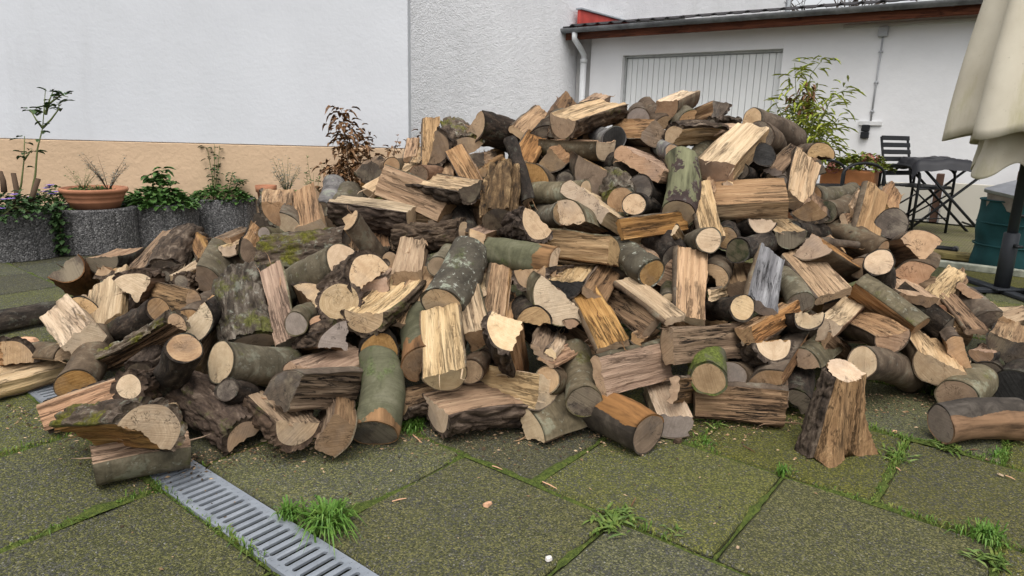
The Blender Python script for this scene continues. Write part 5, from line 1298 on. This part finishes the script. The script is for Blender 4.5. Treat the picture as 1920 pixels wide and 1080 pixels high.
for s in cul:
    dpt = 6.6 + rb_.uniform(-.2, .2); pts = [at(x, y, dpt) - bb for x, y in s]; q.tube(pts, [.006, .005, .0035, .002][:len(pts)], 6)
    for _ in range(44):
        k = rb_.uniform(.3, 1) * (len(pts) - 1); i = min(int(k), len(pts) - 2); p = pts[i] + (pts[i + 1] - pts[i]) * (k - i); a = rb_.uniform(0, 6.283)
        d = np.array([math.cos(a), math.sin(a) * .7, rb_.uniform(-.5, .6)]); leaf_quads(lf, p + nrm(d) * .04 + np.array([rb_.gauss(0, .03), rb_.gauss(0, .03), rb_.gauss(0, .03)]), d, UP, rb_.uniform(.11, .19), .024, .2, rb_.uniform(.1, .6))
q.build('culms', M_STEM, bam, True); lf.build('foliage', L_YEL, bam)
lf = MB()
for _ in range(45):
    p = at(rb_.gauss(1507, 16), rb_.gauss(190, 22), 6.55) - bb; leaf_quads(lf, p, np.array([rb_.gauss(0, 1), rb_.gauss(0, 1), -.4]), UP, .09, .03, .2, .5)
lf.build('dry_leaves', L_BROWN, bam)
q = MB(); q.lathe((0, 0, 0), [(.001, -.35), (.15, -.35), (.2, .05), (.22, .06), (.2, .0), (.001, -.02)], 24); q.build('pot', M_TERRA, bam, True)

# ground beyond the patio: cobbled strip, plank, kerb
def cobble_mat():
    t = NT('small_cobbles'); v = t.coords((1, 1, 1), False); b = t.n('TexBrick'); b.inputs['Scale'].default_value = 11; b.inputs['Mortar Size'].default_value = .035
    mp = t.n('Mapping'); mp.inputs['Rotation'].default_value = (0, 0, R(38)); t.l(v, mp.inputs['Vector']); t.l(mp.outputs[0], b.inputs['Vector'])
    b.inputs['Color1'].default_value = (.13, .12, .07, 1); b.inputs['Color2'].default_value = (.19, .165, .085, 1); b.inputs['Mortar'].default_value = (.03, .032, .012, 1)
    c = t.mix(t.ramp(t.noise(v, 5, 5, .7), [(.5, 0.0), (.7, .8)]), b.outputs[0], (.10, .115, .02)); t.bump(b.outputs['Fac'], -.6, .012); return t.done(c, .9)
cbs = MB(); c0 = gp(-.2, 1.25); cbs.box(c0 + UP * .004, 5.0, 2.0, .012, EG, NG, UP)
tag(cbs.build('cobbled_strip', cobble_mat()), 'mossy cobbled strip in front of the garage', kind='structure')
kp = ground(1745, 497); kb = MB(); kb.box(np.zeros(3) + EG * .6 + UP * .02, 1.7, .06, .05, EG, NG, UP, .006); o = kb.build('kerb_stone', simple('mossy_kerb', (.36, .37, .30), .9, 0, .5, 14)); o.location = kp; tag(o, 'pale mossy kerb edge at the end of the cobbled strip', 'kerb')
kp = ground(1750, 484); kb = MB(); kb.box((0, 0, 0), 1.7, .16, .05, (1, 0, 0), (0, 1, 0), (0, 0, 1), .006); o = kb.build('wooden_plank', wood_mat('plank_yellow', (.36, .29, .13), (.27, .21, .09), (.13, .10, .045))); o.matrix_world = Matrix(((EG[0], NG[0], 0, kp[0] + EG[0] * .6), (EG[1], NG[1], 0, kp[1] + EG[1] * .6), (0, 0, 1, .04), (0, 0, 0, 1))); tag(o, 'yellow-green weathered plank lying beside the cobbles', 'plank')
M_BLKM = simple('black_metal', (.016, .017, .019), .42, .1, .15); 
kk = MB(); kp = ground(1745, 478)
for dy in (0, .09): kk.tube([-EG * .25 + NG * dy + UP * .07, EG * .16 + NG * dy + UP * .07], .016, 8)
kk.tube([EG * .16 - NG * .02 + UP * .07, EG * .16 + NG * .11 + UP * .07], .024, 8); kk.tube([EG * .10 + UP * .0, EG * .10 + UP * .07], .014, 6); kk.tube([-EG * .2 + NG * .09 + UP * .0, -EG * .2 + NG * .09 + UP * .07], .014, 6)
o = kk.build('tube_frame', M_BLKM, None, True); o.location = kp; tag(o, 'black tubular frame end lying beside the heap on the right', 'frame')

# leaning boards at the garage wall
M_BOARD = simple('cream_board', (.56, .53, .46), .7, 0, .06, 3)
def board(px0, px1, py0, py1, out, label, mat=M_BOARD, name='leaning_board', th=.03, cat='board'):
    a = on_plane(px0, py1, gp(0, out), NG); b = on_plane(px1, py1, gp(0, out), NG); top = on_plane((px0 + px1) / 2, py0, gp(0, out), NG)[2]
    mid = (a + b) / 2; mid[2] = 0; L = abs(float((b - a) @ EG)); q = MB(); q.box(UP * (top / 2 + .01), L, th, top - .02, EG, nrm(NG + UP * -.1), UP, .004)
    o = q.build(name, mat); o.location = mid; tag(o, label, cat); return o
board(1640, 1738, 342, 416, .16, 'cream board leaning on the garage wall behind the chair')
board(1758, 1884, 345, 424, .20, 'cream board leaning on the garage wall behind the folding table')
board(1741, 1755, 325, 422, .14, 'narrow brown wooden post between the two cream boards', simple('brown_post', (.09, .05, .035), .8), 'wooden_post', .06, 'post')
board(1888, 1960, 322, 430, .22, 'brown slatted panel behind the parasol pole', simple('brown_panel', (.16, .085, .055), .8), 'slatted_panel', .04, 'panel')

# hydrangea box
hb = at(1592, 345, 7.0); hb[2] = 0; hx = empty('flower_box', hb); tag(hx, 'orange flower box by the garage wall', 'flower box')
q = MB(); hz = float(at(1592, 310, 7.0)[2]); q.box(UP * (hz / 2 - .02), .50, .34, hz - .04, EG, NG, UP, .02); q.build('box_body', simple('orange_plastic', (.50, .21, .085), .6), hx)
hp = hb + UP * (hz - .03)
hyd = mound('hydrangea', 'hydrangea with faded pinkish blooms in the orange flower box', hp + EG * .1 + NG * .12, 420, .30, .22, .16, .065, .05, mk_leaf('hydrangea_leaf', (.07, .12, .02), (.14, .19, .03), (.30, .26, .06)), 44, None, 'hydrangea')
for (x, y) in ((1562, 315), (1625, 298), (1648, 312), (1640, 300)):
    e = MB(); c = at(x, y, 6.75) - np.array(hyd.location)
    for _ in range(60):
        v = nrm(np.array([rb_.gauss(0, 1), rb_.gauss(0, 1), rb_.gauss(0, 1)])); leaf_quads(e, c + v * .05, nrm(np.cross(v, UP) + v * .2), v, .025, .022, .1, 0)
    e.build('bloom', M_PINK, hyd)

# chairs, table
def chair(name, label, loc, rz, back=True, w=.50, dp=.42, seat=.45, arm=.66, top=.92):
    root = empty(name, loc); root.rotation_euler = (0, 0, rz); tag(root, label, 'chair', 'black metal garden chairs')
    for sx in (-1, 1):
        q = MB(); x = sx * w / 2; pts = [(x, -dp / 2, 0), (x, -dp / 2, arm - .1)]
        pts += [(x, -dp / 2 + dp * (.5 - .5 * math.cos(a)) * 1.0, arm - .1 + .1 * math.sin(a)) for a in np.linspace(.3, math.pi - .3, 9)]; pts += [(x, dp / 2, arm - .1), (x, dp / 2, 0)]
        q.tube(pts, .013, 8); q.build('side_frame', M_BLKM, root, True)
        q = MB(); q.tube([(x, -dp / 2, .12), (x, dp / 2, seat - .04)], .008, 6); q.tube([(x, dp / 2, .12), (x, -dp / 2, seat - .04)], .008, 6); q.build('brace', M_BLKM, root, True)
    q = MB(); q.tube([(-w / 2, -dp / 2, seat), (w / 2, -dp / 2, seat)], .011, 8); q.tube([(-w / 2, dp / 2, seat), (w / 2, dp / 2, seat)], .011, 8); q.tube([(-w / 2, -dp / 2, .16), (w / 2, -dp / 2, .16)], .007, 6); q.build('seat_frame', M_BLKM, root, True)
    for i in range(8): q = MB(); q.box((0, -dp / 2 + .03 + (dp - .06) * i / 7, seat + .012), w - .02, .036, .012, bev=.003); q.build('seat_slat', M_BLKM, root)
    if back:
        for sx in (-1, 1): q = MB(); q.tube([(sx * (w / 2 - .06), dp / 2 - .02, seat), (sx * (w / 2 - .06), dp / 2 + .10, top)], .012, 8); q.build('back_post', M_BLKM, root, True)
        for i in range(6):
            z = seat + .12 + (top - seat - .13) * i / 5; y = dp / 2 - .02 + .12 * (z - seat) / (top - seat); q = MB(); q.box((0, y - .012, z), w - .10, .012, .045, (1, 0, 0), (0, .966, -.25), (0, .25, .966), bev=.003); q.build('back_slat', M_BLKM, root)
    return root
cpos = ground(1722, 440)
chair('folding_chair', 'black slatted metal chair in front of the cream boards', (cpos[0] + .0, cpos[1] + .18, 0), R(24))
c2 = at(1585, 303, 6.3); chair('folding_chair', 'low black metal chair frame in front of the orange flower box', (c2[0], c2[1], 0), R(-75), False, .5, .44, .45, float(c2[2]))
tp_ = ground(1795, 442); tz_ = float(at(1760, 306, 6.7)[2]); tbl = empty('folding_table', (tp_[0] - .14, tp_[1] + .12, 0)); tbl.rotation_euler = (0, 0, R(-14)); tag(tbl, 'black folding garden table with crossed legs on the right', 'table')
q = MB(); q.box((0, 0, tz_), .62, .60, .03, bev=.01); q.build('table_top', M_BLKM, tbl)
for y in (-.24, .24):
    for s in (-1, 1): q = MB(); q.tube([(-s * .36, y + s * .02, 0), (s * .30, y + s * .02, tz_ - .02)], .013, 8); q.build('leg', M_BLKM, tbl, True)
for z, x in ((.1, -.30), (.1, .30)): q = MB(); q.tube([(x, -.24, z), (x, .24, z)], .010, 8); q.build('stretcher', M_BLKM, tbl, True)
cvp = np.array(tbl.location) + np.array([-.12, -.02, tz_ + .016]); cv = MB(); n = 26; rc = random.Random(3)
V = np.array([[[(i / n - .5) * .56, (j / n - .5) * .62, .022 + .016 * fbm(np.array([[i * .22, j * .25, 3.1]]), 5, 3)[0] - (max(0, abs(j / n - .5) - .42) * 1.4) - max(0, abs(i / n - .5) - .44) * 1.2 + .02 * math.exp(-((i / n - .6) ** 2) * 20)] for j in range(n + 1)] for i in range(n + 1)]); cv.grid(V)
o = cv.build('table_cover', simple('black_tarp', (.02, .02, .024), .5), None, True); o.location = cvp; o.rotation_euler = (0, 0, R(-14)); tag(o, 'crumpled black cover lying on the folding table', 'cover')

# garden bag with metal box
gb = ground(1884, 512); gb = gb + nrm(np.array([gb[0], gb[1], 0])) * .2; bag = empty('garden_bag', gb); tag(bag, 'dark teal round garden waste bag at the right edge', 'garden bag')
q = MB(); nn2 = 48; V = []
M_TEAL = simple('teal_canvas', (.012, .058, .062), .75, 0, .25, 8, .3, 40)
for z in np.linspace(0, .50, 22):
    V.append([[(.225 + .006 * math.sin(z * 25) + .010 * fbm(np.array([[math.cos(a) * 2, math.sin(a) * 2, z * 7]]), 3, 2)[0]) * math.cos(a), (.225 + .010 * fbm(np.array([[math.cos(a) * 2, math.sin(a) * 2, z * 7]]), 3, 2)[0]) * math.sin(a), z] for a in np.linspace(0, 6.2832, nn2 + 1)[:-1]])
q.grid(np.array(V), False, True); q.build('bag_body', M_TEAL, bag, True)
for z in (.0, .17, .33, .49):
    q = MB(); q.tube([(.232 * math.cos(a), .232 * math.sin(a), z + .01) for a in np.linspace(0, 6.2832, 40)], .006, 6, False); q.build('seam', M_TEAL, bag, True)
q = MB(); q.tube([(-.16, -.17, .40), (-.12, -.215, .415), (-.02, -.235, .40), (.02, -.232, .395)], .012, 6); q.build('handle', M_BLK, bag, True)
q = MB(); q.lathe((0, 0, 0), [(.22, .40), (.001, .38)], 24); q.build('bag_filling', M_BED, bag)
bx = empty('metal_box', gb + UP * .49); bx.rotation_euler = (R(6), R(-13), R(12)); tag(bx, 'dull silver metal box tilted on top of the garden bag', 'box'); M_SIL = simple('dull_metal', (.42, .43, .46), .38, .7, .2, 8)
q = MB(); q.box((-.06, -.04, .055), .30, .22, .11, bev=.006); q.build('box_body', simple('worn_metal', (.36, .31, .29), .45, .5, .3, 14), bx); q = MB(); q.box((-.06, -.04, .125), .33, .25, .032, bev=.006); q.build('lid', M_SIL, bx)

# parasol
pb = ground(1876, 548); par = empty('parasol', pb); tag(par, 'closed cream parasol with algae stains on a dark grey pole', 'parasol')
M_POLE = simple('anthracite', (.035, .038, .044), .5, .2, .1)
q = MB(); q.tube([(0, 0, .03), (0, 0, 3.15)], .028, 20); q.build('pole', M_POLE, par, True)
q = MB(); q.tube([(0, 0, .02), (0, 0, .37), (0, 0, .375)], [.043, .043, .036], 20); q.build('pole_sleeve', M_POLE, par, True)
q = MB(); q.tube([(0, -.04, .30), (0, -.075, .30)], .012, 8); q.tube([(-.02, -.08, .30), (.02, -.08, .30)], .009, 8); q.build('clamp_screw', M_BLK, par, True)
q = MB(); q.box((0, 0, .012), .9, .07, .024, bev=.004); q.box((0, 0, .0125), .07, .9, .023, bev=.004); q.box((0, 0, .03), .16, .16, .012, bev=.003); q.build('cross_foot', M_POLE, par)
def cloth_mat():
    t = NT('cream_cloth'); v = t.coords((1, 1, 1), False); n = t.noise(v, 3, 5)
    c = t.ramp(n, [(.3, (.50, .45, .35)), (.7, (.64, .59, .48))]); st = t.noise(t.coords((7, 7, 1.6), False), 1.0, 6, .7)
    tc = t.n('TexCoord'); sx = t.n('SeparateXYZ'); t.l(tc.outputs['Object'], sx.inputs[0]); k = t.ramp(t.math('ADD', st, t.math('MULTIPLY', sx.outputs[2], -.10)), [(.42, 0.0), (.62, .55)])
    c = t.mix(k, c, (.36, .33, .13)); c = t.mix(t.ramp(t.noise(v, 70, 4, .7), [(.62, 0.0), (.75, .5)]), c, (.28, .25, .17)); t.bump(t.noise(v, 300, 2), .2, .002); return t.done(c, .9)
M_CLOTH = cloth_mat()
def canopy(z0, z1, r0, r1, ph, amp, seed, hem, name, npl=7):
    nz, na = 40, 120; V = []
    for i in range(nz):
        h = i / (nz - 1)
        row = []
        for a in np.linspace(0, 2 * math.pi, na + 1)[:-1]:
            pl = math.cos(npl * a + ph + .35 * math.sin(2.2 * h + a)); pl = math.copysign(abs(pl) ** .8, pl)
            r = (r0 + (r1 - r0) * h ** 1.5) * (1 + amp * pl * (1 - .5 * h)) + .010 * fbm(np.array([[math.cos(a) * 3, math.sin(a) * 3, h * 4]]), seed, 2)[0]
            zz = z0 + (z1 - z0) * h - hem * (1 - h) ** 3 * (pl * .7 + .6 * math.sin(a * 1 + ph))
            row.append([r * math.cos(a), r * math.sin(a), zz])
        V.append(row)
    q = MB(); q.grid(np.array(V), False, True); o = q.build(name, M_CLOTH, par, True)
    md = o.modifiers.new('thick', 'SOLIDIFY'); md.thickness = .004
canopy(.93, 3.1, .385, .06, .6, .17, 3, .035, 'canopy'); canopy(.74, 1.3, .25, .2, 2.6, .26, 5, .10, 'canopy_fold', 5)

# paving weight and hose
cs = ground(1925, 580); q = MB(); q.box((0, 0, .035), .36, .36, .06, EG, NG, UP, .006); o = q.build('concrete_weight', simple('weight_concrete', (.10, .105, .085), .9, 0, .3, 20, .6, 90)); o.location = np.array([pb[0] + .26, pb[1] - .16, .026]); tag(o, 'dark concrete slab weighing down the parasol foot', 'paving weight')
hs_ = MB(); rh = random.Random(5); pts = []
for i in range(150):
    a = i / 150 * 2 * math.pi * 4.3; rr = .13 + .012 * math.sin(a * .37) ; pts.append((rr * math.cos(a) + .01 * math.sin(a * .21), rr * math.sin(a), .012 + i * .00042 + .012 * math.sin(a * .5 + 1) ** 2))
hs_.tube(pts, .010, 8); o = hs_.build('garden_hose', simple('lime_hose', (.24, .52, .13), .4), None, True); o.location = np.array([pb[0] + .24, pb[1] - .14, .088]); tag(o, 'coiled lime green garden hose at the parasol foot', 'hose')
